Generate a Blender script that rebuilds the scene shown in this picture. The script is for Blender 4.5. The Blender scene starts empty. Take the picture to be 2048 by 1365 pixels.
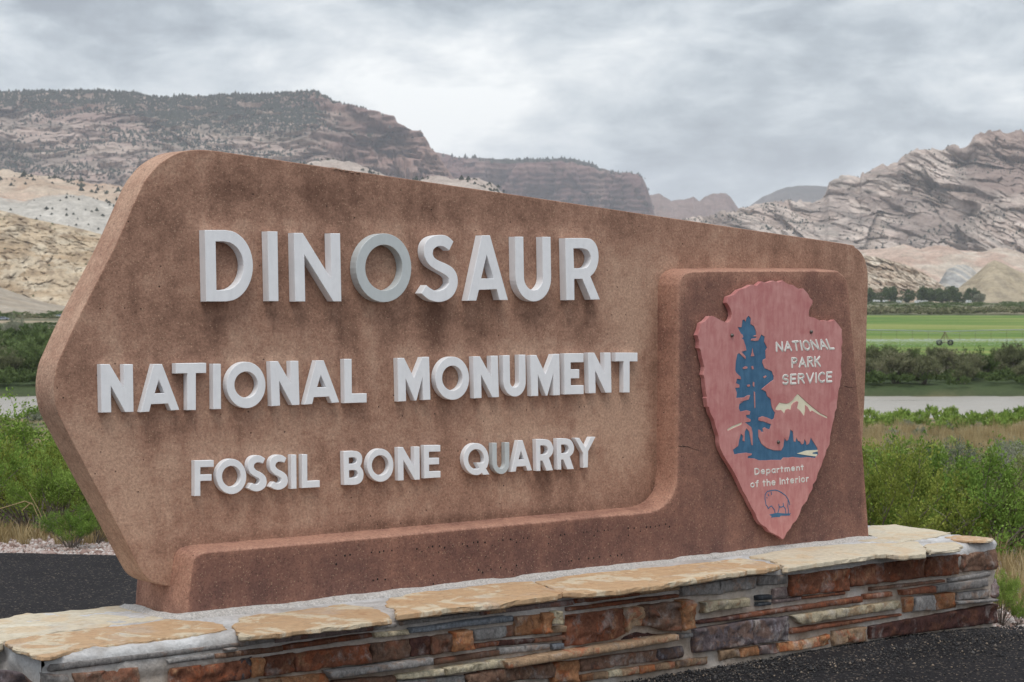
import bpy, bmesh, math, random
import numpy as np
from mathutils import Vector
from mathutils.geometry import tessellate_polygon

# ------------------------------------------------------------------ camera, sky, sun, exposure
sc = bpy.context.scene
COL = sc.collection
F = 4100.0                      # focal length in pixels of a 2048 px wide frame
HOR = 582.0                     # horizon line of the lens frame
CZ = 1.6
PITCH = math.atan((682.5 - HOR) / F)
cam = bpy.data.cameras.new('camera')
cam.lens = 36.0 * F / 2048.0
cam.sensor_width = 36.0
cam.clip_start = 0.1
cam.clip_end = 40000
cam.dof.use_dof = True
cam.dof.focus_distance = 7.9
cam.dof.aperture_fstop = 13.0
camo = bpy.data.objects.new('camera', cam)
COL.objects.link(camo)
camo.location = (0, 0, CZ)
camo.rotation_euler = (math.radians(90) - PITCH, 0, 0)
sc.camera = camo
sc.view_settings.view_transform = 'Standard'
sc.view_settings.look = 'None'
sc.view_settings.exposure = 0.17
sc.view_settings.gamma = 1.0
sc.view_settings.use_curve_mapping = False
sc.cycles.max_bounces = 6
sc.cycles.volume_bounces = 1
sc.cycles.transparent_max_bounces = 12

SUN_EL, SUN_AZ = 64.0, 4.0    # degrees; azimuth from straight behind the camera, negative = to its right

def nodes_of(idblock):
    idblock.use_nodes = True
    nt = idblock.node_tree
    nt.nodes.clear()
    return nt

class NT:
    """small helper to write node trees"""
    def __init__(s, nt): s.nt = nt
    def n(s, t, **kw):
        nd = s.nt.nodes.new(t)
        for k, v in kw.items():
            if k.startswith('i_'):
                key = k[2:]
                key = int(key) if key.isdigit() else key.replace('_', ' ')
                s.set(nd.inputs[key], v)
            else:
                setattr(nd, k, v)
        return nd
    def set(s, sock, v):
        if isinstance(v, bpy.types.NodeSocket): s.nt.links.new(v, sock)
        elif isinstance(v, bpy.types.Node): s.nt.links.new(v.outputs[0], sock)
        else:
            if isinstance(v, tuple) and len(v) == 3 and sock.type == 'RGBA': v = v + (1,)
            sock.default_value = v
    def math(s, op, a, b=0.0, c=0.0, clamp=False):
        nd = s.nt.nodes.new('ShaderNodeMath'); nd.operation = op; nd.use_clamp = clamp
        s.set(nd.inputs[0], a); s.set(nd.inputs[1], b)
        if op in ('MULTIPLY_ADD', 'SMOOTH_MIN'): s.set(nd.inputs[2], c)
        return nd.outputs[0]
    def mix(s, f, a, b, mode='MIX'):
        nd = s.nt.nodes.new('ShaderNodeMix'); nd.data_type = 'RGBA'; nd.blend_type = mode
        s.set(nd.inputs[0], f); s.set(nd.inputs[6], a); s.set(nd.inputs[7], b)
        return nd.outputs[2]
    def noise(s, vec, scale, detail=4, rough=.55, dist=0.0):
        nd = s.nt.nodes.new('ShaderNodeTexNoise')
        s.set(nd.inputs['Vector'], vec); nd.inputs['Scale'].default_value = scale
        nd.inputs['Detail'].default_value = detail; nd.inputs['Roughness'].default_value = rough
        nd.inputs['Distortion'].default_value = dist
        return nd.outputs['Fac']
    def mapv(s, vec, scale=(1, 1, 1), rot=(0, 0, 0), loc=(0, 0, 0)):
        nd = s.nt.nodes.new('ShaderNodeMapping')
        s.set(nd.inputs['Vector'], vec)
        nd.inputs['Scale'].default_value = scale; nd.inputs['Rotation'].default_value = rot
        nd.inputs['Location'].default_value = loc
        return nd.outputs[0]
    def ramp(s, fac, stops, interp='LINEAR'):
        nd = s.nt.nodes.new('ShaderNodeValToRGB'); cr = nd.color_ramp; cr.interpolation = interp
        while len(cr.elements) < len(stops): cr.elements.new(.5)
        for e, (p, c) in zip(cr.elements, stops):
            e.position = p
            e.color = (c, c, c, 1) if isinstance(c, (int, float)) else tuple(c) + (1,)
        s.set(nd.inputs[0], fac)
        return nd.outputs[0]
    def bump(s, h, strength, dist):
        nd = s.nt.nodes.new('ShaderNodeBump')
        nd.inputs['Strength'].default_value = strength; nd.inputs['Distance'].default_value = dist
        s.set(nd.inputs['Height'], h)
        return nd.outputs[0]

world = bpy.data.worlds.new('World')
sc.world = world
w = NT(nodes_of(world))
tc = w.n('ShaderNodeTexCoord')
sky = w.n('ShaderNodeTexSky', sky_type='NISHITA', sun_disc=False,
          sun_elevation=math.radians(SUN_EL), sun_rotation=math.radians(180 + SUN_AZ))
bg1 = w.n('ShaderNodeBackground', i_Color=sky, i_Strength=0.09)
# overcast: layered cloud, projected on a flat ceiling so that it compresses toward the horizon
sep = w.n('ShaderNodeSeparateXYZ', i_0=tc.outputs['Generated'])
el = w.math('MAXIMUM', sep.outputs[2], 0.0)
cv = tc.outputs['Generated']
big = w.noise(w.mapv(cv, (1, 1, 2.3), loc=(1.2, 3.3, .3)), 5.2, 5, .50, .25)
mid = w.noise(w.mapv(cv, (1, 1, 2.6), rot=(0, .10, 0), loc=(4.2, 3.8, 2.0)), 15.0, 8, .58, .35)
fine = w.noise(w.mapv(cv, (1, 1, 1.8), loc=(1.3, 9.4, 2.0)), 46.0, 7, .62, .2)
sumn = w.math('ADD', w.math('MULTIPLY', big, .56), w.math('ADD', w.math('MULTIPLY', mid, .34), w.math('MULTIPLY', fine, .10)))
sumn = w.math('SUBTRACT', sumn, w.math('MULTIPLY', w.math('MINIMUM', el, .2), .28))
cloud = w.ramp(sumn, [(.37, (.22, .25, .285)), (.42, (.32, .36, .395)), (.465, (.45, .49, .52)), (.51, (.565, .595, .615)), (.59, (.80, .81, .80))])
low = w.ramp(el, [(0.0, 1.0), (.10, .55), (.2, .0)])
cloud = w.mix(w.math('MULTIPLY', low, .25), cloud, (.60, .64, .665))
zen = w.ramp(el, [(0.0, 1.0), (.15, 1.0), (.5, 1.45), (1.0, 1.9)])
cloud = w.mix(1.0, cloud, zen, 'MULTIPLY')
bg2 = w.n('ShaderNodeBackground', i_Color=cloud, i_Strength=1.30)
ms = w.n('ShaderNodeMixShader', i_0=0.93, i_1=bg1, i_2=bg2)
wo = w.n('ShaderNodeOutputWorld', i_Surface=ms)

sl = bpy.data.lights.new('sun', 'SUN')
sl.energy = 1.5
sl.angle = math.radians(24)
sl.color = (1.0, .96, .90)
sun = bpy.data.objects.new('sun', sl)
COL.objects.link(sun)
_a = math.radians(SUN_AZ)
_d = Vector((-math.sin(_a) * math.cos(math.radians(SUN_EL)), -math.cos(_a) * math.cos(math.radians(SUN_EL)), math.sin(math.radians(SUN_EL))))
sun.rotation_euler = _d.to_track_quat('Z', 'Y').to_euler()

# ------------------------------------------------------------------ numpy noise
def _hash(ix, iy, seed):
    h = (ix.astype(np.int64) * 374761393 + iy.astype(np.int64) * 668265263 + seed * 2147483647) & 0xffffffff
    h = ((h ^ (h >> 13)) * 1274126177) & 0xffffffff
    h = (h ^ (h >> 16)) & 0xffffffff
    return h / 4294967295.0
def vn(x, y, seed=0):
    x = np.asarray(x, float); y = np.asarray(y, float)
    ix = np.floor(x); iy = np.floor(y); fx = x - ix; fy = y - iy
    fx = fx * fx * fx * (fx * (fx * 6 - 15) + 10); fy = fy * fy * fy * (fy * (fy * 6 - 15) + 10)
    a = _hash(ix, iy, seed); b = _hash(ix + 1, iy, seed); c = _hash(ix, iy + 1, seed); d = _hash(ix + 1, iy + 1, seed)
    return (a + (b - a) * fx) * (1 - fy) + (c + (d - c) * fx) * fy
def fbm(x, y, seed=0, octv=5, gain=.5, lac=2.03):
    s = 0; a = 1; t = 0
    for o in range(octv):
        s = s + a * vn(x * lac ** o + 17.1 * o, y * lac ** o - 9.7 * o, seed + o); t += a; a *= gain
    return s / t
def ridged(x, y, seed=0, octv=5, gain=.5, lac=2.03):
    s = 0; a = 1; t = 0
    for o in range(octv):
        s = s + a * (1 - np.abs(2 * vn(x * lac ** o + 17.1 * o, y * lac ** o - 9.7 * o, seed + o) - 1)); t += a; a *= gain
    return s / t
def blocks(x, y, seed, tilt=1.0):
    """broken rock: every cell is a tilted facet; returns its height, a random value per cell, distance to its border"""
    x = np.asarray(x, float); y = np.asarray(y, float); ix = np.floor(x); iy = np.floor(y)
    d1 = np.full(x.shape, 9.0); d2 = d1.copy(); h = np.zeros(x.shape); r = np.zeros(x.shape)
    for a in (-1, 0, 1):
        for b in (-1, 0, 1):
            cx, cy = ix + a, iy + b
            qx = cx + _hash(cx, cy, seed); qy = cy + _hash(cx, cy, seed + 1)
            d = np.hypot(x - qx, y - qy); rr = _hash(cx, cy, seed + 2)
            hh = rr + tilt * ((_hash(cx, cy, seed + 3) - .5) * (x - qx) + (_hash(cx, cy, seed + 4) - .5) * (y - qy)) * 1.6
            n = d < d1
            d2 = np.where(n, d1, np.minimum(d2, d)); h = np.where(n, hh, h); r = np.where(n, rr, r); d1 = np.where(n, d, d1)
    return h, r, d2 - d1
def sstep(e0, e1, x):
    t = np.clip((np.asarray(x, float) - e0) / (e1 - e0), 0, 1)
    return t * t * (3 - 2 * t)

# ------------------------------------------------------------------ object helpers
def link(name, mesh, mat=None, parent=None, **props):
    o = bpy.data.objects.new(name, mesh)
    COL.objects.link(o)
    if mat is not None and mesh is not None and len(mesh.materials) == 0: mesh.materials.append(mat)
    if parent is not None: o.parent = parent
    for k, v in props.items():
        if v is not None: o[k] = v
    return o
def empty(name, loc=(0, 0, 0), rz=0.0, **props):
    o = link(name, None, **props)
    o.location = loc; o.rotation_euler = (0, 0, rz); o.empty_display_size = .3
    return o
def pymesh(name, v, f, smooth=False):
    m = bpy.data.meshes.new(name)
    m.from_pydata([tuple(p) for p in v], [], [tuple(p) for p in f])
    if smooth: m.shade_smooth()
    m.update()
    return m
def fastmesh(name, V, Q, smooth=False, attrs=None):
    """V (n,3); Q (m,k) faces of equal size; attrs: name -> (n,) or (n,3) point data"""
    V = np.ascontiguousarray(V, np.float32); Q = np.ascontiguousarray(Q, np.int32)
    m = bpy.data.meshes.new(name)
    k = Q.shape[1]
    m.vertices.add(len(V)); m.vertices.foreach_set('co', V.ravel())
    m.loops.add(Q.size); m.loops.foreach_set('vertex_index', Q.ravel())
    m.polygons.add(len(Q)); m.polygons.foreach_set('loop_start', np.arange(0, Q.size, k, dtype=np.int32))
    if attrs:
        for an, d in attrs.items():
            d = np.asarray(d, np.float32)
            if d.ndim == 1:
                at = m.attributes.new(an, 'FLOAT', 'POINT'); at.data.foreach_set('value', np.ascontiguousarray(d))
            else:
                at = m.attributes.new(an, 'FLOAT_COLOR', 'POINT')
                at.data.foreach_set('color', np.ascontiguousarray(np.concatenate([d, np.ones((len(d), 1), np.float32)], 1)).ravel())
    m.update(calc_edges=True)
    m.validate()
    if smooth: m.shade_smooth()
    return m
def gridfaces(nr, nc):
    i = np.arange(nr - 1)[:, None] * nc + np.arange(nc - 1)[None, :]
    i = i.ravel()
    return np.stack([i, i + 1, i + nc + 1, i + nc], 1)

def smooth_loop(pts, n=3, closed=True, corner=48):
    """Catmull-Rom through the traced points; points whose turn is sharper than `corner` degrees stay corners"""
    P = np.array(pts, float); N = len(P); out = []
    def turn(i):
        a = P[i] - P[(i - 1) % N]; b = P[(i + 1) % N] - P[i]
        c = np.dot(a, b) / (np.linalg.norm(a) * np.linalg.norm(b) + 1e-12)
        return math.degrees(math.acos(max(-1, min(1, c))))
    sharp = [turn(i) > corner for i in range(N)]
    if not closed: sharp[0] = sharp[-1] = True
    for i in range(N if closed else N - 1):
        p1 = P[i]; p2 = P[(i + 1) % N]
        p0 = P[(i - 1) % N] if not sharp[i] else 2 * p1 - p2
        p3 = P[(i + 2) % N] if not sharp[(i + 1) % N] else 2 * p2 - p1
        for k in range(n):
            t = k / n
            out.append(.5 * ((2 * p1) + (-p0 + p2) * t + (2 * p0 - 5 * p1 + 4 * p2 - p3) * t * t + (-p0 + 3 * p1 - 3 * p2 + p3) * t ** 3))
    if not closed: out.append(P[-1])
    return np.array(out)
def area2(P):
    P = np.asarray(P); x, y = P[:, 0], P[:, 1]
    return np.sum(x * np.roll(y, -1) - np.roll(x, -1) * y)
def inset(P, d):
    """offset a closed CCW loop inwards by d with mitred corners"""
    P = np.asarray(P, float); N = len(P); out = np.zeros_like(P)
    for i in range(N):
        a = P[i] - P[i - 1]; b = P[(i + 1) % N] - P[i]
        a = a / (np.linalg.norm(a) + 1e-12); b = b / (np.linalg.norm(b) + 1e-12)
        na = np.array([-a[1], a[0]]); nb = np.array([-b[1], b[0]])
        m = na + nb; l = np.linalg.norm(m)
        if l < 1e-6: out[i] = P[i] + na * d; continue
        m /= l; k = d / max(.35, np.dot(m, na))
        out[i] = P[i] + m * k
    return out
def solid(loops, prof, back=True):
    """loops: outer + holes in (u,z). prof: list of (y, inset) rings from the back to the front. Returns verts, faces"""
    V = []; Fc = []
    rings = []
    for li, Lp in enumerate(loops):
        Lp = np.asarray(Lp, float)
        if (area2(Lp) > 0) != (li == 0): Lp = Lp[::-1]
        rs = []
        for (y, ins) in prof:
            R = inset(Lp, ins) if ins else Lp
            s = len(V); V.extend([(p[0], y, p[1]) for p in R]); rs.append((s, len(R)))
        for (s0, n), (s1, _) in zip(rs, rs[1:]):
            for i in range(n):
                j = (i + 1) % n
                Fc.append((s0 + i, s0 + j, s1 + j, s1 + i))
        rings.append(rs)
    for end, flip in ((-1, False), (0, True)):
        if flip and not back: continue
        idx = []; pol = []
        for rs in rings:
            s, n = rs[end]; idx.extend(range(s, s + n)); pol.append([Vector((V[k][0], V[k][2], 0)) for k in range(s, s + n)])
        for t in tessellate_polygon(pol):
            a, b, c = [idx[q] for q in t]
            A, B, C = (V[q] for q in (a, b, c))
            cr = (B[0] - A[0]) * (C[2] - A[2]) - (B[2] - A[2]) * (C[0] - A[0])
            if (cr > 0) == flip: a, c = c, a      # front face looks to -y
            if abs(cr) > 1e-14: Fc.append((a, b, c))
    return V, Fc

# ------------------------------------------------------------------ the sign's own frame: x along the face, y into the depth, z up
THETA = math.radians(39.3)
CT, ST = math.cos(THETA), math.sin(THETA)
cp, sp = math.cos(PITCH), math.sin(PITCH)
def ray(px, py):
    r, u = px - 1024.0, 682.5 - py
    return np.array([r, F * cp + u * sp, -F * sp + u * cp])
def world_on_z(px, py, z):
    d = ray(px, py); t = (z - CZ) / d[2]
    return np.array([0, 0, CZ]) + d * t
YW = -.38                                            # front plane of the stone base
ZT = .43                                            # height of the stone base's top
ORG = world_on_z(366, 1238, ZT); ORG[2] = 0         # foot of the pedestal's front left corner
def to_local(P):
    x, y = P[0] - ORG[0], P[1] - ORG[1]
    return np.array([x * CT + y * ST, -x * ST + y * CT, P[2]])
def onz(px, py, z):
    q = to_local(world_on_z(px, py, z)); return q[0], q[1]
def onface(px, py, c):
    """(along, up) of the point of the upright plane at depth c seen at a place of the photograph"""
    d = ray(px, py); n = np.array([-ST, CT, 0])
    o = np.array([-ORG[0], -ORG[1], CZ])
    t = (c - np.dot(o, n)) / np.dot(d, n)
    q = o + d * t
    return np.array([q[0] * CT + q[1] * ST, q[2]])
def zm(ox, oy, s):
    return lambda x, y: (ox + x / s, oy + y / s)

# ------------------------------------------------------------------ materials
def mat_new(name):
    m = bpy.data.materials.new(name); t = NT(nodes_of(m))
    return m, t
def finish(t, color, rough=.85, normal=None, spec=.3, **kw):
    b = t.n('ShaderNodeBsdfPrincipled')
    t.set(b.inputs['Base Color'], color); t.set(b.inputs['Roughness'], rough)
    b.inputs['Specular IOR Level'].default_value = spec
    if normal is not None: t.set(b.inputs['Normal'], normal)
    for k, v in kw.items(): t.set(b.inputs[k.replace('_', ' ')], v)
    t.n('ShaderNodeOutputMaterial', i_Surface=b)
    return b

def concrete(name, light, dark, pale, attr=False, grow=0.5):
    m, t = mat_new(name)
    oc = t.n('ShaderNodeTexCoord').outputs['Object']
    n1 = t.noise(oc, 2.6, 5, .6, .4)
    n2 = t.noise(t.mapv(oc, (7, 7, 1.3)), 1.5, 6, .65, .3)
    n3 = t.noise(oc, 17, 6, .7, .2)
    k = t.math('ADD', t.math('MULTIPLY', n1, .40), t.math('ADD', t.math('MULTIPLY', n2, .18), t.math('MULTIPLY', n3, .42)))
    k = t.math('ADD', k, grow - .5)
    if attr:
        a = t.n('ShaderNodeAttribute', attribute_name='stain_tone').outputs['Fac']
        k = t.math('ADD', k, a)
    col = t.ramp(k, [(.36, pale), (.49, light), (.68, dark)])
    # the exposed aggregate: pale grains, dark pits
    v1 = t.n('ShaderNodeTexVoronoi', i_Vector=oc, i_Scale=150.0, i_Randomness=1.0)
    hsv = t.n('ShaderNodeSeparateColor', i_0=v1.outputs['Color'])
    near = t.ramp(v1.outputs['Distance'], [(.22, 1.0), (.42, 0.0)])
    pg = t.math('MULTIPLY', t.ramp(hsv.outputs[0], [(.80, 0.0), (.86, 1.0)]), near)
    col = t.mix(t.math('MULTIPLY', pg, .42), col, (.62, .44, .30))
    dg = t.math('MULTIPLY', t.ramp(hsv.outputs[1], [(.84, 0.0), (.90, 1.0)]), near)
    col = t.mix(t.math('MULTIPLY', dg, .55), col, (.06, .035, .03))
    f = t.noise(oc, 95, 4, .75)
    col = t.mix(.9, col, t.ramp(f, [(.3, .62), (.5, 1.0), (.72, 1.35)]), 'MULTIPLY')
    v2 = t.n('ShaderNodeTexVoronoi', i_Vector=oc, i_Scale=26.0, i_Randomness=1.0)
    pit = t.math('MULTIPLY', t.ramp(v2.outputs['Distance'], [(.06, 1.0), (.11, 0.0)]),
                 t.ramp(t.n('ShaderNodeSeparateColor', i_0=v2.outputs['Color']).outputs[2], [(.78, 0.0), (.80, 1.0)]))
    col = t.mix(t.math('MULTIPLY', pit, .8), col, (.03, .02, .018))
    h = t.math('SUBTRACT', t.math('ADD', f, t.math('MULTIPLY', n3, 1.5)), t.math('ADD', pit, t.math('MULTIPLY', dg, .3)))
    finish(t, col, .9, t.bump(h, .55, .004), .22)
    return m
M_slab = concrete('rose_concrete', (.36, .206, .146), (.165, .088, .062), (.48, .305, .22), True)
M_ped = concrete('dark_rose_concrete', (.26, .132, .098), (.145, .075, .062), (.39, .21, .15), True, .50)

def painted(name, c, c2, rough=.5, bump=.15):
    m, t = mat_new(name)
    oc = t.n('ShaderNodeTexCoord').outputs['Object']
    n = t.noise(oc, 14, 6, .65, .5)
    s = t.noise(t.mapv(oc, (26, 26, 5)), 1.6, 6, .7)
    sc1 = t.noise(t.mapv(oc, (3, 3, 9), rot=(0, .6, 0)), 11, 8, .8, 1.4)
    k = t.math('ADD', t.math('MULTIPLY', n, .5), t.math('MULTIPLY', s, .5))
    col = t.mix(t.ramp(k, [(.40, 0.0), (.62, 1.0)]), c, c2)
    col = t.mix(t.ramp(sc1, [(.66, 0.0), (.74, .45)]), col, tuple(x * .62 for x in c))
    finish(t, col, rough, t.bump(n, bump, .002), .4)
    return m
M_white = painted('white_letter_paint', (.84, .84, .86), (.76, .76, .78), .55)
M_gray = painted('bare_gray_letter', (.55, .58, .585), (.50, .53, .535), .45)
M_pink = painted('faded_red_paint', (.455, .165, .158), (.57, .27, .25), .55, .3)
M_blue = painted('deep_blue_paint', (.03, .105, .20), (.06, .165, .28), .5, .3)
M_cream = painted('cream_paint', (.78, .73, .56), (.70, .64, .47), .55)
M_inlay = painted('white_inlay_paint', (.78, .77, .74), (.70, .68, .62), .55)
def plain(name, c, rough=.6, metal=0.0):
    m, t = mat_new(name)
    oc = t.n('ShaderNodeTexCoord').outputs['Object']
    n = t.noise(oc, 9, 5, .6)
    finish(t, t.mix(n, tuple(x * .75 for x in c), tuple(min(1, x * 1.2) for x in c)), rough, None, .4, Metallic=metal)
    return m
M_bolt = plain('weathered_steel', (.12, .11, .10), .4, .6)
M_hole = plain('dark_hole', (.012, .01, .01), 1.0)

def rock(name, a, b, c, spots=None, scale=9.0, rnd=.25, bump=.6, grit=1.0, smear=.5, cracks=.35):
    """a bulk colour, b darker, c lighter; every stone shifts a little by its own random value"""
    m, t = mat_new(name)
    tcn = t.n('ShaderNodeTexCoord')
    ri = t.n('ShaderNodeObjectInfo').outputs['Random']
    off = t.n('ShaderNodeCombineXYZ', i_0=t.math('MULTIPLY', ri, 37.0), i_1=t.math('MULTIPLY', ri, 11.0), i_2=0.0)
    oc = t.n('ShaderNodeVectorMath', operation='ADD', i_0=tcn.outputs['Object'], i_1=off).outputs[0]
    n1 = t.noise(oc, scale, 8, .66, .5)
    n2 = t.noise(t.mapv(oc, (3.2, 3.2, .9), rot=(0, .25, 0)), scale * 1.9, 8, .72, .5)
    n3 = t.noise(oc, scale * 8, 6, .75)
    k = t.math('ADD', t.math('MULTIPLY', n1, .5), t.math('MULTIPLY', n2, .5))
    col = t.ramp(k, [(.38, b), (.46, a), (.535, a), (.62, c)])
    if spots:
        n4 = t.noise(t.mapv(oc, (1, 1, 1), loc=(4, 3, 9)), scale * 1.3, 7, .66, .6)
        col = t.mix(t.ramp(n4, [(.53, 0.0), (.58, .9)]), col, spots)
    if cracks:
        v = t.n('ShaderNodeTexVoronoi', feature='DISTANCE_TO_EDGE', i_Vector=t.mapv(t.n('ShaderNodeVectorMath', operation='ADD', i_0=oc, i_1=t.n('ShaderNodeCombineXYZ', i_0=t.math('MULTIPLY', n1, .25), i_1=0.0, i_2=t.math('MULTIPLY', n2, .18))).outputs[0], (1.7, 1.7, 1)), i_Scale=scale * 1.1)
        ck = t.math('MULTIPLY', t.ramp(v.outputs['Distance'], [(.0, 1.0), (.028, 0.0)]), t.ramp(n1, [(.42, 0.0), (.5, cracks)]))
        col = t.mix(ck, col, (.03, .02, .018))
    if smear:
        n5 = t.noise(t.mapv(oc, (1.4, 1.4, 1), loc=(8, 1, 2)), scale * .8, 9, .72, .3)
        col = t.mix(t.math('MULTIPLY', t.ramp(n5, [(.54, 0.0), (.66, 1.0)]), smear), col, (.42, .39, .37))
    col = t.mix(1.0, col, t.ramp(n3, [(.28, 1 - .5 * grit), (.5, 1.0), (.75, 1 + .5 * grit)]), 'MULTIPLY')
    col = t.mix(1.0, col, t.ramp(ri, [(0.0, 1 - rnd), (1.0, 1 + rnd)]), 'MULTIPLY')
    h = t.math('ADD', t.math('MULTIPLY', n2, 1.4), t.math('MULTIPLY', n3, .5 * grit))
    if cracks: h = t.math('SUBTRACT', h, t.math('MULTIPLY', ck, .8))
    finish(t, col, .85, t.bump(h, bump, .012), .25)
    return m
RK = {
 'rust': rock('rust_stone', (.20, .078, .045), (.062, .028, .022), (.34, .18, .10), (.27, .085, .04)),
 'maroon': rock('maroon_stone', (.085, .036, .030), (.035, .018, .018), (.15, .065, .045), (.13, .055, .035)),
 'brown': rock('brown_stone', (.185, .105, .072), (.085, .05, .04), (.30, .19, .13), (.21, .09, .055)),
 'orange': rock('orange_stone', (.37, .175, .085), (.20, .085, .045), (.52, .34, .20), (.38, .125, .05)),
 'cream': rock('cream_stone', (.50, .42, .29), (.30, .22, .15), (.64, .57, .44), (.40, .27, .16)),
 'tan': rock('tan_stone', (.36, .235, .145), (.21, .12, .08), (.50, .36, .24), (.38, .15, .08)),
 'gray': rock('gray_slate', (.255, .235, .225), (.14, .125, .12), (.36, .34, .325), (.27, .20, .165)),
 'blue': rock('blue_gray_slate', (.205, .22, .245), (.10, .11, .13), (.33, .345, .365), None),
 'mauve': rock('mauve_slate', (.235, .175, .165), (.125, .09, .09), (.36, .30, .29), (.21, .10, .075)),
 'purple': rock('purple_black_stone', (.115, .088, .092), (.045, .036, .042), (.24, .215, .235), (.16, .10, .08)),
 'black': rock('black_stone', (.035, .038, .045), (.02, .02, .025), (.10, .11, .12), None),
 'cap_orange': rock('orange_flagstone', (.48, .315, .185), (.41, .235, .125), (.55, .42, .28), (.58, .49, .36), 4.5, .10, .3, .35, .35, .25),
 'cap_cream': rock('cream_flagstone', (.55, .475, .36), (.47, .375, .265), (.61, .56, .46), (.54, .42, .285), 4.0, .06, .3, .35, .35, .2),
}
def mortar_mat():
    m, t = mat_new('mortar')
    oc = t.n('ShaderNodeTexCoord').outputs['Object']
    n1 = t.noise(oc, 6, 6, .6, .6); n2 = t.noise(oc, 60, 6, .7); n3 = t.noise(oc, 1.4, 3, .5)
    col = t.ramp(n1, [(.34, (.36, .28, .22)), (.5, (.50, .42, .355)), (.66, (.60, .55, .51))])
    s = t.n('ShaderNodeSeparateXYZ', i_0=oc)
    top = t.ramp(s.outputs[2], [(.31, 0.0), (.40, .85)])
    col = t.mix(top, col, t.ramp(n1, [(.34, (.37, .36, .355)), (.6, (.57, .57, .58))]))
    col = t.mix(t.ramp(n3, [(.45, 0.0), (.65, .35)]), col, (.36, .27, .21))
    col = t.mix(1.0, col, t.ramp(n2, [(.25, .72), (.5, 1.0), (.75, 1.2)]), 'MULTIPLY')
    finish(t, col, .95, t.bump(t.math('ADD', n1, t.math('MULTIPLY', n2, .6)), .8, .012), .2)
    return m
M_mortar = mortar_mat()
M_fillet = rock('white_mortar', (.58, .54, .51), (.44, .40, .36), (.68, .66, .64), None, 16, .02, .8, 1.0, 0, 0)
# ================================================================== GROUND, ROAD, RIVER, FIELD
WATER = -12.5
_gy = np.array([-200, 12.9, 14.5, 17, 25, 40, 80, 150, 205, 222, 230, 240, 266, 272, 279, 300, 340, 1000, 2200, 4000, 20000], float)
_gz = np.array([-.035, -.035, -.12, -.42, -1.5, -3.6, -7.2, -10.4, -11.8, -12.2, -12.7, -13.6, -13.6, -12.7, -11.3, -11.0, -10.7, -10.5, -9.0, -4, 40], float)
def gz(x, y):
    x = np.asarray(x, float); y = np.asarray(y, float)
    z = np.interp(y, _gy, _gz)
    amp = np.clip((y - 13) / 30, 0, 1) * .35 * np.clip((228 - y) / 20, 0, 1) + np.clip((y - 280) / 200, 0, 1) * .5
    z = z + (fbm(x * .06, y * .06, 2, 4) - .5) * 2 * amp
    z = z + (fbm(x * .9, y * .9, 7, 3) - .5) * .07 * sstep(12, 15, y) * sstep(300, 100, y)
    return z
def px_xy(px, Y): return (px - 1024.0) / F * Y          # sideways metres of a sight line at distance Y (near level)

def grid_xy(Ys, half, nc):
    s = np.linspace(-1, 1, nc); X = s[None, :] * half(Ys)[:, None]; Y = np.repeat(Ys[:, None], nc, 1)
    return X, Y
# colours of bare ground by place (sand, soil, dry grass, green flats)
def lerp3(a, b, t): return np.asarray(a)[None, :] * (1 - t)[:, None] + np.asarray(b)[None, :] * t[:, None]
Ys = np.r_[np.linspace(-120, 8, 20), np.linspace(9, 40, 130), 40 * (9000 / 40) ** np.linspace(.003, 1, 420)]
X, Y = grid_xy(Ys, lambda y: 45 + .55 * np.maximum(y, 0), 321)
x, y = X.ravel(), Y.ravel(); z = gz(x, y)
n1 = fbm(x * .35, y * .35, 31, 4); n2 = fbm(x * .035, y * .035, 33, 4); n3 = fbm(x * .006, y * .012, 35, 4)
soil = lerp3((.20, .145, .10), (.30, .235, .17), sstep(.35, .65, n1))
gravel = lerp3((.36, .28, .25), (.46, .38, .34), n1)
dry = lerp3((.30, .22, .12), (.22, .17, .09), sstep(.35, .65, n2))
grn = lerp3((.085, .10, .045), (.14, .145, .075), sstep(.3, .7, n1))
col = gravel.copy()
def over(col, c2, t): return col * (1 - t)[:, None] + c2 * t[:, None]
col = over(col, soil, sstep(13.2, 14.6, y + n1 * .8))
col = over(col, dry, sstep(14, 18, y) * sstep(.42, .6, n1))
col = over(col, grn, sstep(25, 60, y) * sstep(.62, .40, n1))
col = over(col, grn * .62, sstep(268, 276, y))
col = over(col, lerp3((.045, .07, .028), (.075, .095, .04), n1), sstep(272, 277, y) * sstep(312, 300, y))
flat = lerp3((.105, .12, .065), (.20, .17, .11), sstep(.42, .66, n3 * .7 + n2 * .3))
col = over(col, flat, sstep(290, 380, y))
sand = lerp3((.40, .30, .21), (.46, .36, .26), n1)
col = over(col, sand, sstep(.60, .68, fbm(x * .003, y * .02, 41, 4)) * sstep(300, 420, y) * .9)
far = lerp3((.13, .14, .08), (.24, .20, .13), sstep(.40, .66, fbm(x * .01, y * .02, 43, 5)))
col = over(col, far, sstep(1000, 1300, y))
me = fastmesh('ground', np.stack([x, y, z], 1), gridfaces(len(Ys), 321), True, {'tone': np.clip(col, 0, 1)})
def ground_mat(name='dry_ground', sc_=30.0, b=.6):
    m, t = mat_new(name)
    oc = t.n('ShaderNodeTexCoord').outputs['Object']
    a = t.n('ShaderNodeAttribute', attribute_name='tone').outputs['Color']
    n = t.noise(oc, sc_, 6, .75); nn = t.noise(oc, 1.5, 6, .7)
    c = t.mix(1.0, a, t.ramp(n, [(.25, .45), (.5, 1.0), (.75, 1.5)]), 'MULTIPLY')
    c = t.mix(1.0, c, t.ramp(nn, [(.3, .75), (.7, 1.2)]), 'MULTIPLY')
    finish(t, c, .95, t.bump(n, b, .03), .15)
    return m
M_ground = ground_mat()
link('ground', me, M_ground, kind='structure')

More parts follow.
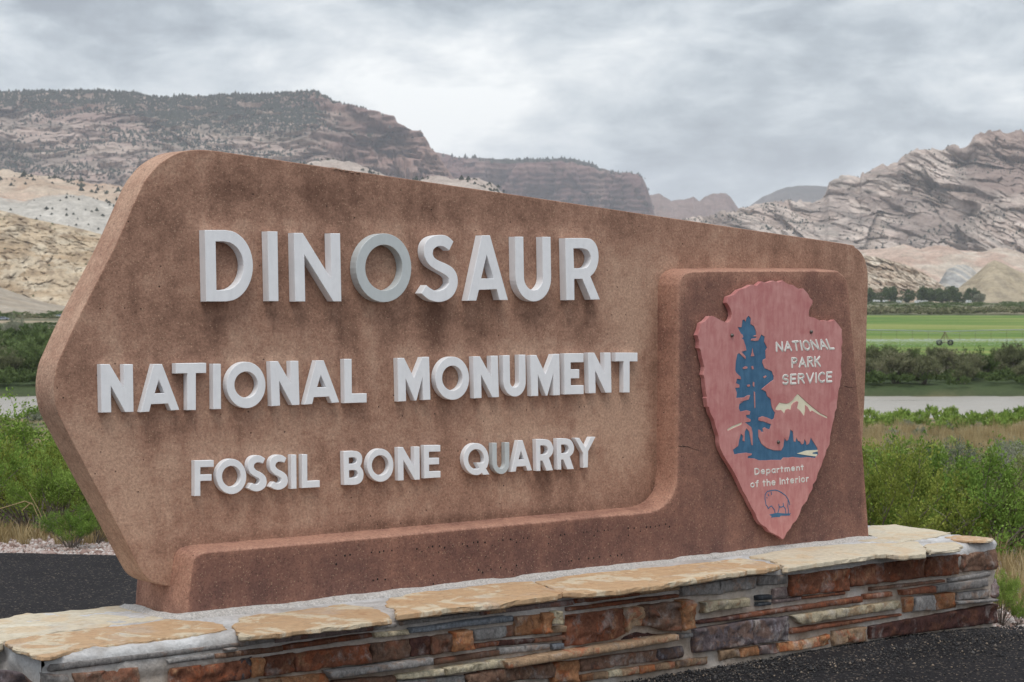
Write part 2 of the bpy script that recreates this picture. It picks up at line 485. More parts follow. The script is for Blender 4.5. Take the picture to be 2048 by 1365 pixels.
# asphalt: front apron, the drive that runs behind the base on the left
def asphalt():
    m, t = mat_new('asphalt')
    oc = t.n('ShaderNodeTexCoord').outputs['Object']
    v = t.n('ShaderNodeTexVoronoi', i_Vector=oc, i_Scale=110.0)
    n = t.noise(oc, 70, 5, .75); b = t.noise(oc, .9, 5, .6, .3); s = t.noise(t.mapv(oc, (.5, 6, 1), rot=(0, 0, .12)), 1.2, 6, .7)
    g = t.n('ShaderNodeSeparateColor', i_0=v.outputs['Color'])
    c = t.mix(b, (.016, .0145, .016), (.034, .031, .033))
    c = t.mix(1.0, c, t.ramp(n, [(.3, .55), (.55, 1.1), (.75, 1.7)]), 'MULTIPLY')
    c = t.mix(t.math('MULTIPLY', t.ramp(g.outputs[0], [(.93, 0.0), (.96, 1.0)]), .6), c, (.20, .16, .13))
    c = t.mix(t.ramp(s, [(.66, 0.0), (.76, .30)]), c, (.17, .155, .15))
    finish(t, c, .95, t.bump(t.math('ADD', n, t.math('MULTIPLY', v.outputs['Distance'], .8)), .8, .008), .12)
    return m
M_asph = asphalt()
nx_, ny_ = 260, 200
edge_px = [(-9.0, 12.9), (-6, 12.75), (-3, 12.6), (-1.0, 12.2), (.4, 11.8), (1.3, 11.2), (1.9, 10.45), (2.15, 10.1), (2.30, 9.74), (2.6, 9.66), (3.2, 9.62), (4.5, 9.45), (9, 8.6)]
ex = np.array([p[0] for p in edge_px]); ey = np.array([p[1] for p in edge_px])
def asph_edge(x): return np.interp(x, ex, ey) + (fbm(x * 1.4, x * 0, 12, 4) - .5) * .10
xs = np.linspace(-9, 9, 300); tt = np.r_[-30, -10, -3, 0, np.linspace(1.5, 1, 1)]
rows = np.r_[np.linspace(0, .9, 30), np.linspace(.91, 1.0, 30)]
ye = asph_edge(xs); y0 = -60.0
ry = np.r_[-60, -30, -10, -3, 0, 2, 3.5]
V = []
for r in ry: V.append(np.stack([xs, xs * 0 + r, xs * 0], 1))
for r in np.linspace(.02, 1, 90):
    yy = 3.5 + (ye - 3.5) * r
    zz = (fbm(xs * 3, yy * 3, 5, 4) - .5) * .012 + (fbm(xs * 14, yy * 14, 6, 3) - .5) * .006
    # the asphalt is raked up against the wall's foot
    lx = (xs - ORG[0]) * CT + (yy - ORG[1]) * ST; ly = -(xs - ORG[0]) * ST + (yy - ORG[1]) * CT
    d = YW - ly
    mound = np.where((d > -.1) & (lx > -1.2) & (lx < 4.4), sstep(.30, .0, d), 0) * (.030 + .02 * fbm(lx * 2, lx * 0, 4, 3)) * sstep(4.5, 3.4, lx)
    zz = zz + mound
    if r > .985: zz = zz * 0 - .02
    V.append(np.stack([xs, yy, zz], 1))
V = np.concatenate(V); V[:, 2] += .004
link('road', fastmesh('road', V, gridfaces(len(ry) + 90, len(xs)), True), M_asph, kind='structure')
# loose stones: the pale verge, crumbs of asphalt by the wall
def pebbles(pts, size, name, mat, seed, flat=.6, zoff=0.0):
    r = np.random.RandomState(seed); n = len(pts)
    base = np.array([(1, 0, 0), (-1, 0, 0), (0, 1, 0), (0, -1, 0), (0, 0, 1), (0, 0, -1)], float)
    Fb = np.array([(0, 2, 4), (2, 1, 4), (1, 3, 4), (3, 0, 4), (2, 0, 5), (1, 2, 5), (3, 1, 5), (0, 3, 5)])
    s = size * np.exp(r.normal(0, .38, n)); A = r.uniform(0, 6.28, n)
    j = 1 + r.uniform(-.3, .3, (n, 6, 3)); B = base[None] * j
    B = B * np.stack([s, s * r.uniform(.6, 1, n), s * flat], 1)[:, None, :]
    c, q = np.cos(A)[:, None], np.sin(A)[:, None]
    V = np.stack([B[:, :, 0] * c - B[:, :, 1] * q, B[:, :, 0] * q + B[:, :, 1] * c, B[:, :, 2]], 2) + pts[:, None, :]
    V[:, :, 2] += zoff
    Fq = (Fb[None] + (np.arange(n) * 6)[:, None, None]).reshape(-1, 3)
    tint = np.repeat(r.uniform(0, 1, n), 6)
    me = fastmesh(name, V.reshape(-1, 3), Fq, False, {'tint': tint})
    return link(name, me, mat, kind='stuff')
def tint_mat(name, stops, rough=.85, trans=None, vary=.0):
    m, t = mat_new(name)
    a = t.n('ShaderNodeAttribute', attribute_name='tint').outputs['Fac']
    if vary:
        ri = t.n('ShaderNodeObjectInfo').outputs['Random']
        a = t.math('ADD', t.math('MULTIPLY', a, 1 - vary), t.math('MULTIPLY', ri, vary))
    c = t.ramp(a, stops)
    if trans is None:
        finish(t, c, rough, None, .25)
    else:
        d = t.n('ShaderNodeBsdfDiffuse', i_Color=c); tr = t.n('ShaderNodeBsdfTranslucent', i_Color=t.mix(.5, c, (.13, .17, .04)))
        mx = t.n('ShaderNodeMixShader', i_0=trans, i_1=d, i_2=tr)
        t.n('ShaderNodeOutputMaterial', i_Surface=mx)
    return m
M_gravel = tint_mat('pink_gray_gravel', [(0, (.18, .115, .095)), (.3, (.34, .245, .215)), (.6, (.43, .36, .33)), (.85, (.54, .50, .48)), (1, (.28, .16, .13))])
M_crumb = tint_mat('asphalt_crumbs', [(0, (.02, .02, .022)), (.6, (.05, .048, .05)), (.9, (.10, .09, .085)), (1, (.30, .23, .17))])
rs = np.random.RandomState(5)
n = 16000; gx = rs.uniform(-4.6, 1.2, n); gy_ = asph_edge(gx) + rs.gamma(1.6, .34, n) - .06
px1 = np.stack([gx, gy_, gz(gx, gy_)], 1)
n = 9000; gx = rs.uniform(2.2, 4.8, n); gy_ = asph_edge(gx) + rs.gamma(1.5, .45, n) - .05
px2 = np.stack([gx, gy_, gz(gx, gy_)], 1)
pebbles(np.concatenate([px1, px2]), .014, 'verge_gravel', M_gravel, 3, .55, .006)
n = 15000; gx = rs.uniform(0, 4.4, n); off = rs.gamma(1.2, .16, n)
wx = gx * CT - (YW - off) * ST + ORG[0]; wy = gx * ST + (YW - off) * CT + ORG[1]
k = wy < asph_edge(wx) - .02
lo = np.interp(off, [0, .30], [.040, 0]) * sstep(4.5, 3.4, gx)
pebbles(np.stack([wx, wy, lo + .005], 1)[k], .0034, 'asphalt_crumbs', M_crumb, 9, .8, .002)

# river
def water():
    m, t = mat_new('river_water')
    oc = t.n('ShaderNodeTexCoord').outputs['Object']
    a = t.noise(t.mapv(oc, (.35, .9, 1)), 1.2, 6, .7, .4); b = t.noise(t.mapv(oc, (.04, .25, 1)), 1.0, 4, .6)
    c = t.mix(b, (.30, .265, .225), (.38, .345, .30))
    finish(t, c, t.ramp(b, [(.3, .25), (.7, .5)]), t.bump(t.math('ADD', a, t.math('MULTIPLY', b, .6)), 1.0, .35), .5)
    return m
V = [(-260, 214, WATER), (260, 214, WATER), (300, 290, WATER), (-300, 290, WATER)]
xs = np.linspace(-260, 260, 420); ys = np.linspace(214, 284, 140); Xw, Yw = np.meshgrid(xs, ys)
Zw = WATER + (ridged(Xw * .35, Yw * .8, 3, 4) - .5) * .16
link('river', fastmesh('river', np.stack([Xw.ravel(), Yw.ravel(), Zw.ravel()], 1), gridfaces(140, 420), True), water(), kind='structure')

# irrigated field
def field_mat():
    m, t = mat_new('alfalfa_field')
    oc = t.n('ShaderNodeTexCoord').outputs['Object']
    n = t.noise(t.mapv(oc, (.6, 1.4, 1)), .012, 5, .6, 1.2); f = t.noise(oc, .5, 6, .7); s = t.noise(t.mapv(oc, (.004, .055, 1), rot=(0, 0, .05)), 1.0, 6, .65, .5)
    c = t.ramp(t.math('ADD', t.math('MULTIPLY', n, .5), t.math('MULTIPLY', s, .5)), [(.40, (.075, .15, .034)), (.49, (.12, .19, .042)), (.56, (.215, .245, .07)), (.64, (.27, .27, .10))])
    c = t.mix(1.0, c, t.ramp(f, [(.25, .75), (.75, 1.25)]), 'MULTIPLY')
    finish(t, c, .95, t.bump(f, .5, .3), .1)
    return m
fy = np.r_[np.linspace(338, 600, 60), np.linspace(606, 960, 50)]
fv = []
for yy in fy:
    x0 = px_xy(1300, yy); x1 = px_xy(2700, yy)
    for a in np.linspace(0, 1, 120):
        fv.append((x0 + (x1 - x0) * a, yy))
fv = np.array(fv); fzz = gz(fv[:, 0], fv[:, 1]) * .0 + np.interp(fv[:, 1], _gy, _gz) + .62
link('field', fastmesh('field', np.stack([fv[:, 0], fv[:, 1], fzz], 1), gridfaces(len(fy), 120), True), field_mat(), kind='structure')

# ================================================================== MOUNTAINS AND HILLS
def zc_at(py, Yd): return CZ + (HOR - py) / F * Yd
def hills(name, crest, Yb, Yc, zb, nc, nr, shape, relief, mat, back=.35, colour=None, kind='structure', far_y=None):
    """a ridge with its foot at distance Yb and its crest at Yc; crest: (column, row) pairs traced from the skyline"""
    cxp = np.array([c[0] for c in crest], float); cyp = np.array([c[1] for c in crest], float)
    col = np.linspace(cxp[0], cxp[-1], nc)
    cy_ = np.interp(col, cxp, cyp)
    t = np.r_[np.linspace(0, 1, nr), 1 + back * np.linspace(0, 1, 26)[1:] ** 1.3]
    A, T = np.meshgrid(col, t)                     # rows x cols
    Yd = Yb + (Yc - Yb) * T
    Xd = (A - 1024) / F * Yd
    ztop = zc_at(cy_, Yc)[None, :]
    base = np.interp(Yb, _gy, _gz) if zb is None else zb
    S_ = shape(A, T, Xd, Yd)
    Zd = base + (ztop - base) * np.where(T <= 1, S_, 1 - (T - 1) * 1.4)
    r_ = relief(A, T, Xd, Yd, Zd, ztop - base)
    Zs = Zd
    if isinstance(r_, tuple): Zd = Zd + r_[0]; Yq = Yd + r_[1]
    else: Zd = Zd + r_; Yq = Yd
    x, y, z = (Xd * Yq / Yd).ravel(), Yq.ravel(), Zd.ravel()
    V = np.stack([x, y, z], 1); Q = gridfaces(len(t), nc)
    gzy, gzx = np.gradient(Zd); dY = np.gradient(Yd, axis=0) + 1e-6; dX = np.gradient(Xd, axis=1) + 1e-6
    slope = np.sqrt((gzy / dY) ** 2 + (gzx / dX) ** 2)
    attrs = {'tone': np.clip(colour(A, T, Xd, Yd, Zd, slope).reshape(-1, 3), 0, 1)}
    me = fastmesh(name, V, Q, True, attrs)
    o = link(name, me, mat, kind=kind)
    return o, (Xd * Yq / Yd, Yq, Zd, A, T, slope)
def mixc(a, b, t):
    a = np.asarray(a, float); b = np.asarray(b, float); t = np.asarray(t)[..., None]
    return a * (1 - t) + b * t
def rockface(name, sc_, b, dist):
    m, t = mat_new(name)
    oc = t.n('ShaderNodeTexCoord').outputs['Object']
    a = t.n('ShaderNodeAttribute', attribute_name='tone').outputs['Color']
    n = t.noise(t.mapv(oc, (1, 1, 2.2)), sc_, 8, .72, .6); n2 = t.noise(oc, sc_ * 6, 5, .7)
    c = t.mix(1.0, a, t.ramp(n, [(.28, .62), (.5, 1.0), (.72, 1.32)]), 'MULTIPLY')
    c = t.mix(1.0, c, t.ramp(n2, [(.3, .8), (.7, 1.2)]), 'MULTIPLY')
    finish(t, c, .95, t.bump(t.math('ADD', n, t.math('MULTIPLY', n2, .3)), b, dist), .1)
    return m
M_far = rockface('far_sandstone', .012, .9, 14)
M_near = rockface('near_sandstone', .05, .9, 3)

def strata(z, step, sharp, ph=0.0):
    q = (z + ph) / step; f = q - np.floor(q)
    return (np.floor(q) + np.clip((f - .5) * sharp + .5, 0, 1)) * step - ph

# left massif: long dip slope with pinyon forest, breaking into red cliffs to the right
LC = [(-420, 210), (-200, 195), (0, 187), (60, 184), (180, 183), (280, 187), (300, 195), (340, 197), (370, 193), (440, 193), (520, 191), (560, 188), (600, 184), (630, 184), (650, 192), (666, 207), (690, 211), (710, 215),
      (749, 227), (789, 241), (796, 253), (820, 264), (837, 266), (850, 276), (864, 300), (880, 318), (900, 345), (930, 380), (960, 400), (1010, 430)]
def sh_left(A, T, X, Y):
    cl = sstep(560, 760, A)
    dip = .14 * T + .86 * T ** 1.0
    w = fbm(X * .004, Y * .004, 61, 4)
    cliff = np.interp(T + (w - .5) * .22, [0, .30, .52, .60, .74, .80, .93, .985, 1.0, 1.3], [0, .13, .34, .52, .60, .80, .88, .985, 1.0, 1.0])
    return dip * (1 - cl) + cliff * cl
def rl_left(A, T, X, Y, Z, Ht):
    env = np.clip(T * 3, 0, 1) * np.clip((1.01 - T) * 6, .0, 1); cl = sstep(560, 720, A)
    big, rb, _ = blocks(X / 260 + Z / 300, Z / 120, 221); mid_, rm, em = blocks(X / 90, Z / 26, 223); sm, _, es = blocks(X / 30, Z / 11, 225)
    led = strata(Z + X * .05, 17, 3.0) - (Z + X * .05)
    dy = -(fbm(X / 420, Z / 200, 227, 5) - .5) * (500 + 250 * cl) - (big - .5) * (60 + 110 * cl) - (mid_ - .5) * (26 + 34 * cl) - (sm - .5) * 14 + led * (1.0 + 2.2 * cl) + 12 * cl * np.exp(-(em / .1) ** 2)
    dz = (mid_ - .5) * 9 + (fbm(X / 30, Y / 60, 68, 4) - .5) * 10 * np.clip(T * 4, 0, 1)
    return dz * np.clip((1.01 - T) * 30, .12, 1) + cl * sstep(.95, 1, T) * (blocks(X / 36, X * 0, 229)[1] - .5) * 10, dy * env
def co_left(A, T, X, Y, Z, s):
    n = fbm(X / 160, Y / 300 + Z / 60, 71, 5); m_ = fbm(X / 900, Z / 40 + X / 700, 73, 5)
    pale = mixc((.43, .33, .28), (.31, .22, .19), sstep(.35, .65, n))
    red = mixc((.20, .115, .10), (.33, .21, .175), sstep(.35, .65, m_))
    c = mixc(pale, red, np.clip(sstep(560, 730, A) * .85 + sstep(.56, .70, m_) * .35, 0, 1))
    c = mixc(c, (.44, .35, .29), sstep(.54, .64, fbm(X / 300, Z / 22, 75, 5)) * .7 * sstep(900, 500, A))
    veg = sstep(.46, .56, fbm(X / 120, Y / 200 + Z / 50, 77, 5) + .12 * (1 - sstep(.2, .9, T)) * 0) * sstep(1.3, .35, s)
    c = mixc(c, (.085, .085, .07), veg * .45 * sstep(880, 600, A))
    return c
oL, DL_ = hills('mountain_left', LC, 4300, 6200, 0, 680, 360, sh_left, rl_left, M_far, .25, co_left)

# centre: far red cliffs
CC = [(560, 300), (700, 300), (864, 303), (908, 313), (960, 317), (995, 319), (1030, 319), (1083, 317), (1120, 317), (1149, 318), (1170, 324), (1189, 331), (1196, 336), (1242, 346), (1262, 347), (1281, 351), (1286, 358), (1292, 371), (1297, 386), (1302, 402), (1310, 430), (1325, 470), (1350, 520)]
def sh_c(A, T, X, Y):
    w = fbm(X * .003, Y * .003, 81, 4)
    return np.interp(T + (w - .5) * .10, [0, .35, .62, .70, .78, .94, .975, 1.0, 1.3], [0, .12, .30, .46, .52, .95, .97, 1.0, 1.0])
def rl_c(A, T, X, Y, Z, Ht):
    env = np.clip(T * 3, 0, 1) * np.clip((1.01 - T) * 8, 0, 1)
    big, rb, _ = blocks(X / 150, Z / 500, 231); mid_, rm, em = blocks(X / 50, Z / 60, 233)
    led = strata(Z, 24, 3.0) - Z
    dy = -(fbm(X / 380, Z / 900, 235, 4) - .5) * 520 - (big - .5) * 130 - (mid_ - .5) * 40 + led * 2.0
    return (mid_ - .5) * 6 * np.clip((1.01 - T) * 30, .2, 1) + (fbm(X / 30, X * 0, 94, 3) - .5) * 8, dy * env
def co_c(A, T, X, Y, Z, s):
    m_ = fbm(X / 900, Z / 30, 87, 5); n = fbm(X / 60, Z / 200, 86, 4)
    c = mixc((.14, .075, .07), (.22, .13, .115), sstep(.35, .65, m_))
    c = mixc(c, (.30, .20, .17), sstep(.55, .68, n) * .5)
    c = mixc(c, (.06, .065, .055), sstep(.965, .985, T) * sstep(900, 1000, A) * sstep(1260, 1180, A) * .9)
    return c
oC, DC_ = hills('mesa_center', CC, 7600, 8600, 0, 420, 200, sh_c, rl_c, M_far, .25, co_c)
# small buttes in the gap and the blue ridge behind them
BC = [(1230, 440), (1270, 400), (1299, 390), (1321, 390), (1332, 396), (1343, 403), (1365, 400), (1387, 396), (1398, 405), (1408, 396), (1426, 388), (1440, 386), (1452, 388), (1461, 396), (1468, 405), (1479, 421), (1500, 450), (1530, 500)]
oB, _ = hills('butte_gap', BC, 8200, 9600, 0, 220, 110, lambda A, T, X, Y: np.interp(T, [0, .4, .7, 1, 1.3], [0, .15, .5, 1, 1]), lambda A, T, X, Y, Z, H: (ridged(X / 160, Y / 700, 91, 5) - .55) * 60 * np.clip(T * 3, 0, 1) * np.clip((1.02 - T) * 8, 0, 1) + (fbm(X / 40, Y / 60, 92, 3) - .5) * 14, M_far, .3, lambda A, T, X, Y, Z, s: mixc((.19, .12, .105), (.27, .19, .16), fbm(X / 90, Z / 30, 93, 4)))
RC = [(1440, 470), (1487, 423), (1507, 407), (1527, 394), (1552, 383), (1576, 374), (1600, 373), (1621, 372), (1654, 374), (1720, 380), (1800, 400), (1860, 440)]
oR, _ = hills('ridge_far', RC, 9600, 11500, 0, 160, 80, lambda A, T, X, Y: T ** 1.1, lambda A, T, X, Y, Z, H: (ridged(X / 260, Y / 900, 96, 5) - .55) * 60 * np.clip(T * 3, 0, 1) * np.clip((1.02 - T) * 6, 0, 1) + (fbm(X / 60, Y / 80, 97, 3) - .5) * 10, M_far, .3, lambda A, T, X, Y, Z, s: mixc((.10, .095, .085), (.16, .125, .11), fbm(X / 200, Y / 300, 98, 4)))

# right mountain: tilted pale sandstone slabs
RM = [(1180, 600), (1290, 480), (1340, 452), (1396, 434), (1430, 433), (1445, 426), (1470, 424), (1500, 411), (1533, 404), (1556, 405), (1572, 399), (1590, 404), (1618, 407), (1632, 400), (1641, 396), (1650, 385), (1657, 364), (1668, 357), (1682, 354), (1700, 356), (1719, 361), (1722, 350), (1738, 342), (1755, 331), (1775, 330), (1794, 326), (1801, 314), (1815, 309), (1827, 305), (1834, 299), (1848, 296), (1862, 299), (1882, 303), (1893, 297), (1905, 294), (1918, 297), (1934, 292), (1942, 281), (1948, 271), (1967, 270), (1980, 265), (1996, 262), (2010, 267), (2019, 268), (2028, 261), (2039, 259), (2048, 270), (2070, 262), (2120, 250), (2200, 240), (2300, 235), (2500, 240)]
def sh_r(A, T, X, Y): return np.clip(T, 0, 1) ** 1.05
A_DIP = math.radians(24)
def pq(X, Z):
    w = fbm(X / 420, Z / 300, 107, 3) * 1.1 - .55
    a = A_DIP + w
    return X * np.cos(A_DIP) - Z * np.sin(A_DIP) + w * 60, X * np.sin(A_DIP) + Z * np.cos(A_DIP) + w * 130
def rl_r(A, T, X, Y, Z, Ht):
    env = np.clip(T * 4, 0, 1) * np.clip((1.01 - T) * 9, 0, 1)
    p, q = pq(X, Z)
    big, rb, _ = blocks(p / 190 + 3, q / 95, 201); mid_, rm, em = blocks(p / 62, q / 26, 205); sm, _, es = blocks(p / 22, q / 8.5, 209)
    led = strata(q, 13, 3.0) - q
    dy = -(fbm(X / 260, Z / 150, 211, 4) - .5) * 300 - (big - .5) * 120 - (mid_ - .5) * 30 - (sm - .5) * 12 + led * .6 + 5 * np.exp(-(em / .10) ** 2) + 3 * np.exp(-(es / .12) ** 2)
    dz = (mid_ - .5) * 7 + (fbm(X / 14, Z / 9, 108, 4) - .5) * 6 * np.clip(T * 4, 0, 1)
    crest = (blocks(X / 30, X * 0, 215)[1] - .5) * 9 + (fbm(X / 9, X * 0, 109, 3) - .5) * 6
    return dz * np.clip((1.01 - T) * 30, .15, 1) + crest * sstep(.9, 1.0, T), dy * env
def co_r(A, T, X, Y, Z, s):
    p, q = pq(X, Z)
    big, rb, _ = blocks(p / 190 + 3, q / 95, 201); mid_, rm, em = blocks(p / 62, q / 26, 205); _, rs_, es = blocks(p / 22, q / 8.5, 209)
    b = fbm(q / 9, p / 300, 111, 5); n = fbm(p / 60, q / 22, 112, 5)
    c = mixc((.47, .37, .315), (.58, .48, .415), sstep(.3, .7, rm * .5 + n * .5))
    c = mixc(c, (.30, .205, .175), sstep(.54, .66, b) * .35)
    dk = sstep(.56, .66, fbm(p / 120 + 9, q / 70, 113, 5) + .10 * (rb - .5))
    c = mixc(c, (.23, .175, .155), dk * .6)
    c = mixc(c, (.17, .15, .13), sstep(.60, .68, fbm(p / 40, q / 16, 114, 5)) * .5)
    c = mixc(c, (.22, .165, .145), np.exp(-(em / .06) ** 2) * .4)
    c = mixc(c, (.27, .185, .155), sstep(1900, 2010, A + (n - .5) * 240) * sstep(.45, .6, T + (n - .5) * .5) * .7)
    return c
oRM, DR_ = hills('mountain_right', RM, 3700, 4700, 0, 640, 400, sh_r, rl_r, M_far, .3, co_r)

# pale toe slopes under the left massif, seen over the slab
TC = [(-400, 372), (0, 352), (40, 350), (95, 354), (150, 366), (205, 374), (240, 378), (300, 392), (420, 372), (520, 350), (600, 338), (660, 332), (700, 335), (760, 352), (800, 372), (850, 368), (890, 360), (930, 360), (960, 366), (985, 378), (1010, 400), (1060, 440), (1120, 500)]
def co_t(A, T, X, Y, Z, s):
    n = fbm(X / 60, Y / 90, 121, 5)
    c = mixc((.50, .40, .31), (.40, .29, .21), sstep(.35, .65, n))
    c = mixc(c, (.43, .29, .22), sstep(.56, .68, fbm(X / 90, Z / 9, 122, 4)) * .4)
    return mixc(c, (.42, .36, .33), sstep(400, 600, A) * .7)
oT, DT_ = hills('hill_toe', TC, 2300, 2750, None, 460, 90, lambda A, T, X, Y: np.sin(np.clip(T, 0, 1) * 1.57) ** .8, lambda A, T, X, Y, Z, H: (ridged(X / 70, Y / 120, 123, 5) - .5) * 18 * np.clip(T * 3, 0, 1) * np.clip((1.04 - T) * 6, .15, 1) + (fbm(X / 9, Y / 12, 124, 4) - .5) * 5, M_near, .3, co_t)
# white ashy badland band
WC = [(-400, 400), (-100, 392), (0, 398), (40, 402), (80, 398), (130, 392), (180, 398), (225, 410), (260, 418), (330, 440), (480, 480), (700, 540)]
oW, DW_ = hills('badland_hill', WC, 1750, 2050, None, 340, 100, lambda A, T, X, Y: np.sin(np.clip(T, 0, 1) * 1.57), lambda A, T, X, Y, Z, H: (ridged(X / 28, Y / 90, 126, 4) - .5) * 7 * np.clip(T * 3, 0, 1) * np.clip((1.05 - T) * 6, .2, 1) + (fbm(X / 7, Y / 9, 127, 4) - .5) * 2.5, M_near, .3,
             lambda A, T, X, Y, Z, s: mixc(mixc((.50, .465, .42), (.41, .37, .32), fbm(X / 30, Y / 30, 128, 4)), (.50, .33, .24), sstep(.80, .97, T + (fbm(X / 30, Y / 30, 129, 3) - .5) * .3) * sstep(160, 60, A)))
# tan hogback, left
HC = [(-400, 400), (-120, 408), (0, 421), (30, 428), (60, 437), (100, 445), (150, 455), (200, 468), (250, 490), (400, 520), (600, 545), (760, 580)]
def rl_h(dx, dy_, rot, seed, amp):
    def f(A, T, X, Y, Z, H):
        env = np.clip(T * 6, 0, 1) * np.clip((1.03 - T) * 9, .1, 1)
        w = fbm(X / 60, Z / 30, seed + 4, 3) - .5
        a = rot + w * .5
        p = X * math.cos(rot) - Z * math.sin(rot) + w * 14; q = X * math.sin(rot) + Z * math.cos(rot) + w * 16
        b1, r1, e1 = blocks(p / dx, q / dy_, seed); b2, r2, e2 = blocks(p / (dx * .35), q / (dy_ * .38), seed + 7)
        led = strata(q, dy_ * .55, 3.0) - q
        d = -(fbm(X / 70, Z / 40, seed + 9, 4) - .5) * amp * 4 - (b1 - .5) * amp * 1.1 - (b2 - .5) * amp * .45 + led * .9 + amp * .3 * np.exp(-(e1 / .1) ** 2)
        return ((b2 - .5) * amp * .12 + (fbm(X / 4, Y / 5, seed + 2, 4) - .5) * amp * .16) * env, d * env
    return f
def co_h(seed, c0=(.50, .39, .27), c1=(.39, .285, .185), c2=(.58, .49, .37)):
    def f(A, T, X, Y, Z, s):
        n = fbm(X / 25, Y / 25 + Z / 8, seed, 5)
        c = mixc(c0, c1, sstep(.42, .62, n)); c = mixc(c, c2, sstep(.55, .7, fbm(X / 12, Z / 5, seed + 1, 4)) * .7)
        rot = .5; p = X * math.cos(rot) - Z * math.sin(rot); q = X * math.sin(rot) + Z * math.cos(rot)
        c = mixc(c, (.24, .175, .12), sstep(.57, .66, fbm(p / 9, q / 2.6, seed + 5, 4)) * .6)
        return mixc(c, (.36, .27, .185), sstep(.10, .02, T))
    return f
oH, DH_ = hills('hogback_left', HC, 1180, 1450, None, 520, 260, lambda A, T, X, Y: np.interp(T, [0, .08, .9, 1, 1.4], [0, .03, .93, 1, 1]), rl_h(11, 3.4, .42, 131, 4.2), M_near, .3, co_h(133))
# smooth gray-tan wash fan at the hogback's foot
FC = [(-300, 560), (-120, 565), (0, 575), (25, 584), (60, 596), (100, 607), (150, 615), (200, 619), (240, 621)]
hills('wash_fan', FC, 930, 1140, None, 90, 40, lambda A, T, X, Y: np.clip(T, 0, 1) ** 1.2, lambda A, T, X, Y, Z, H: (fbm(X / 14, Y / 14, 141, 3) - .5) * .8, M_near, .2, lambda A, T, X, Y, Z, s: mixc((.40, .35, .29), (.34, .27, .20), fbm(X / 20, Y / 8, 142, 4)))

# right foothills: pink and cream ridge, hogback, cone
PC = [(1500, 520), (1640, 506), (1735, 506), (1760, 505), (1790, 500), (1806, 492), (1820, 495), (1840, 502), (1870, 496), (1900, 500), (1935, 508), (1965, 512), (1990, 503), (2005, 502), (2030, 508), (2048, 516), (2120, 520), (2250, 505), (2400, 520)]
def co_p(A, T, X, Y, Z, s):
    n = fbm(X / 60, Y / 60 + Z / 20, 151, 5)
    c = mixc((.46, .37, .30), (.55, .47, .39), sstep(.4, .6, n))
    c = mixc(c, (.44, .28, .22), sstep(.54, .64, fbm(X / 60, Z / 20, 152, 4)) * .55)
    return c
hills('pink_foothill', PC, 2350, 2750, None, 420, 120, lambda A, T, X, Y: np.sin(np.clip(T, 0, 1) * 1.57), lambda A, T, X, Y, Z, H: (ridged(X / 60, Y / 110, 153, 5) - .5) * 14 * np.clip(T * 3, 0, 1) * np.clip((1.04 - T) * 6, .15, 1) + (fbm(X / 9, Y / 12, 154, 4) - .5) * 4, M_near, .3, co_p)
GC = [(1850, 606), (1878, 566), (1893, 542), (1908, 533), (1925, 531), (1942, 536), (1960, 552), (1990, 580), (2020, 606)]
def co_g(A, T, X, Y, Z, s):
    tilt = X * .5
    return mixc((.48, .43, .37), (.33, .32, .31), sstep(.42, .58, fbm((X + Z * .8) / 4, Y / 200, 156, 4)))
hills('gray_striped_hill', GC, 2150, 2300, None, 120, 70, lambda A, T, X, Y: np.sin(np.clip(T, 0, 1) * 1.57), lambda A, T, X, Y, Z, H: (ridged((X + Z * .6) / 11, Y / 200, 157, 3) - .5) * 4 * np.clip(T * 3, 0, 1) * np.clip((1.04 - T) * 6, .15, 1), M_near, .3, co_g)
HR = [(1400, 560), (1560, 530), (1700, 512), (1735, 512), (1760, 516), (1790, 524), (1820, 533), (1845, 545), (1870, 560), (1890, 575), (1905, 590), (1925, 604)]
oHR, _ = hills('hogback_right', HR, 1950, 2120, None, 420, 200, lambda A, T, X, Y: np.interp(T, [0, .06, .9, 1, 1.4], [0, .02, .93, 1, 1]), rl_h(14, 5.0, .55, 161, 8), M_near, .3, co_h(163, (.56, .46, .36), (.44, .33, .245), (.66, .58, .48)))
KC = [(1850, 606), (1880, 596), (1910, 582), (1935, 562), (1960, 541), (1975, 528), (1988, 521), (2000, 524), (2020, 535), (2048, 548), (2075, 556), (2100, 545), (2140, 535), (2200, 560), (2280, 600)]
hills('cone_hill', KC, 1900, 2060, None, 220, 110, lambda A, T, X, Y: np.clip(T, 0, 1) ** 1.15, lambda A, T, X, Y, Z, H: (ridged(X / 20 + fbm(X / 30, Y / 30, 3, 2), Y / 200, 166, 4) - .5) * 8 * np.clip(T * 3, 0, 1) * np.clip((1.04 - T) * 4, 0, 1), M_near, .3, lambda A, T, X, Y, Z, s: mixc(mixc((.34, .275, .19), (.40, .33, .235), fbm(X / 20, Y / 20 + Z / 6, 167, 4)), (.24, .20, .15), sstep(.55, .7, fbm(X / 8, Y / 60, 168, 3)) * .5))
# ================================================================== THE MONUMENT SIGN
sign = empty('monument_sign', tuple(ORG), THETA,
             label='rose concrete slab sign with white raised lettering and pink arrowhead plaque', category='sign')
Y_SLAB = .115; T_SLAB = .145; D_PED = .37

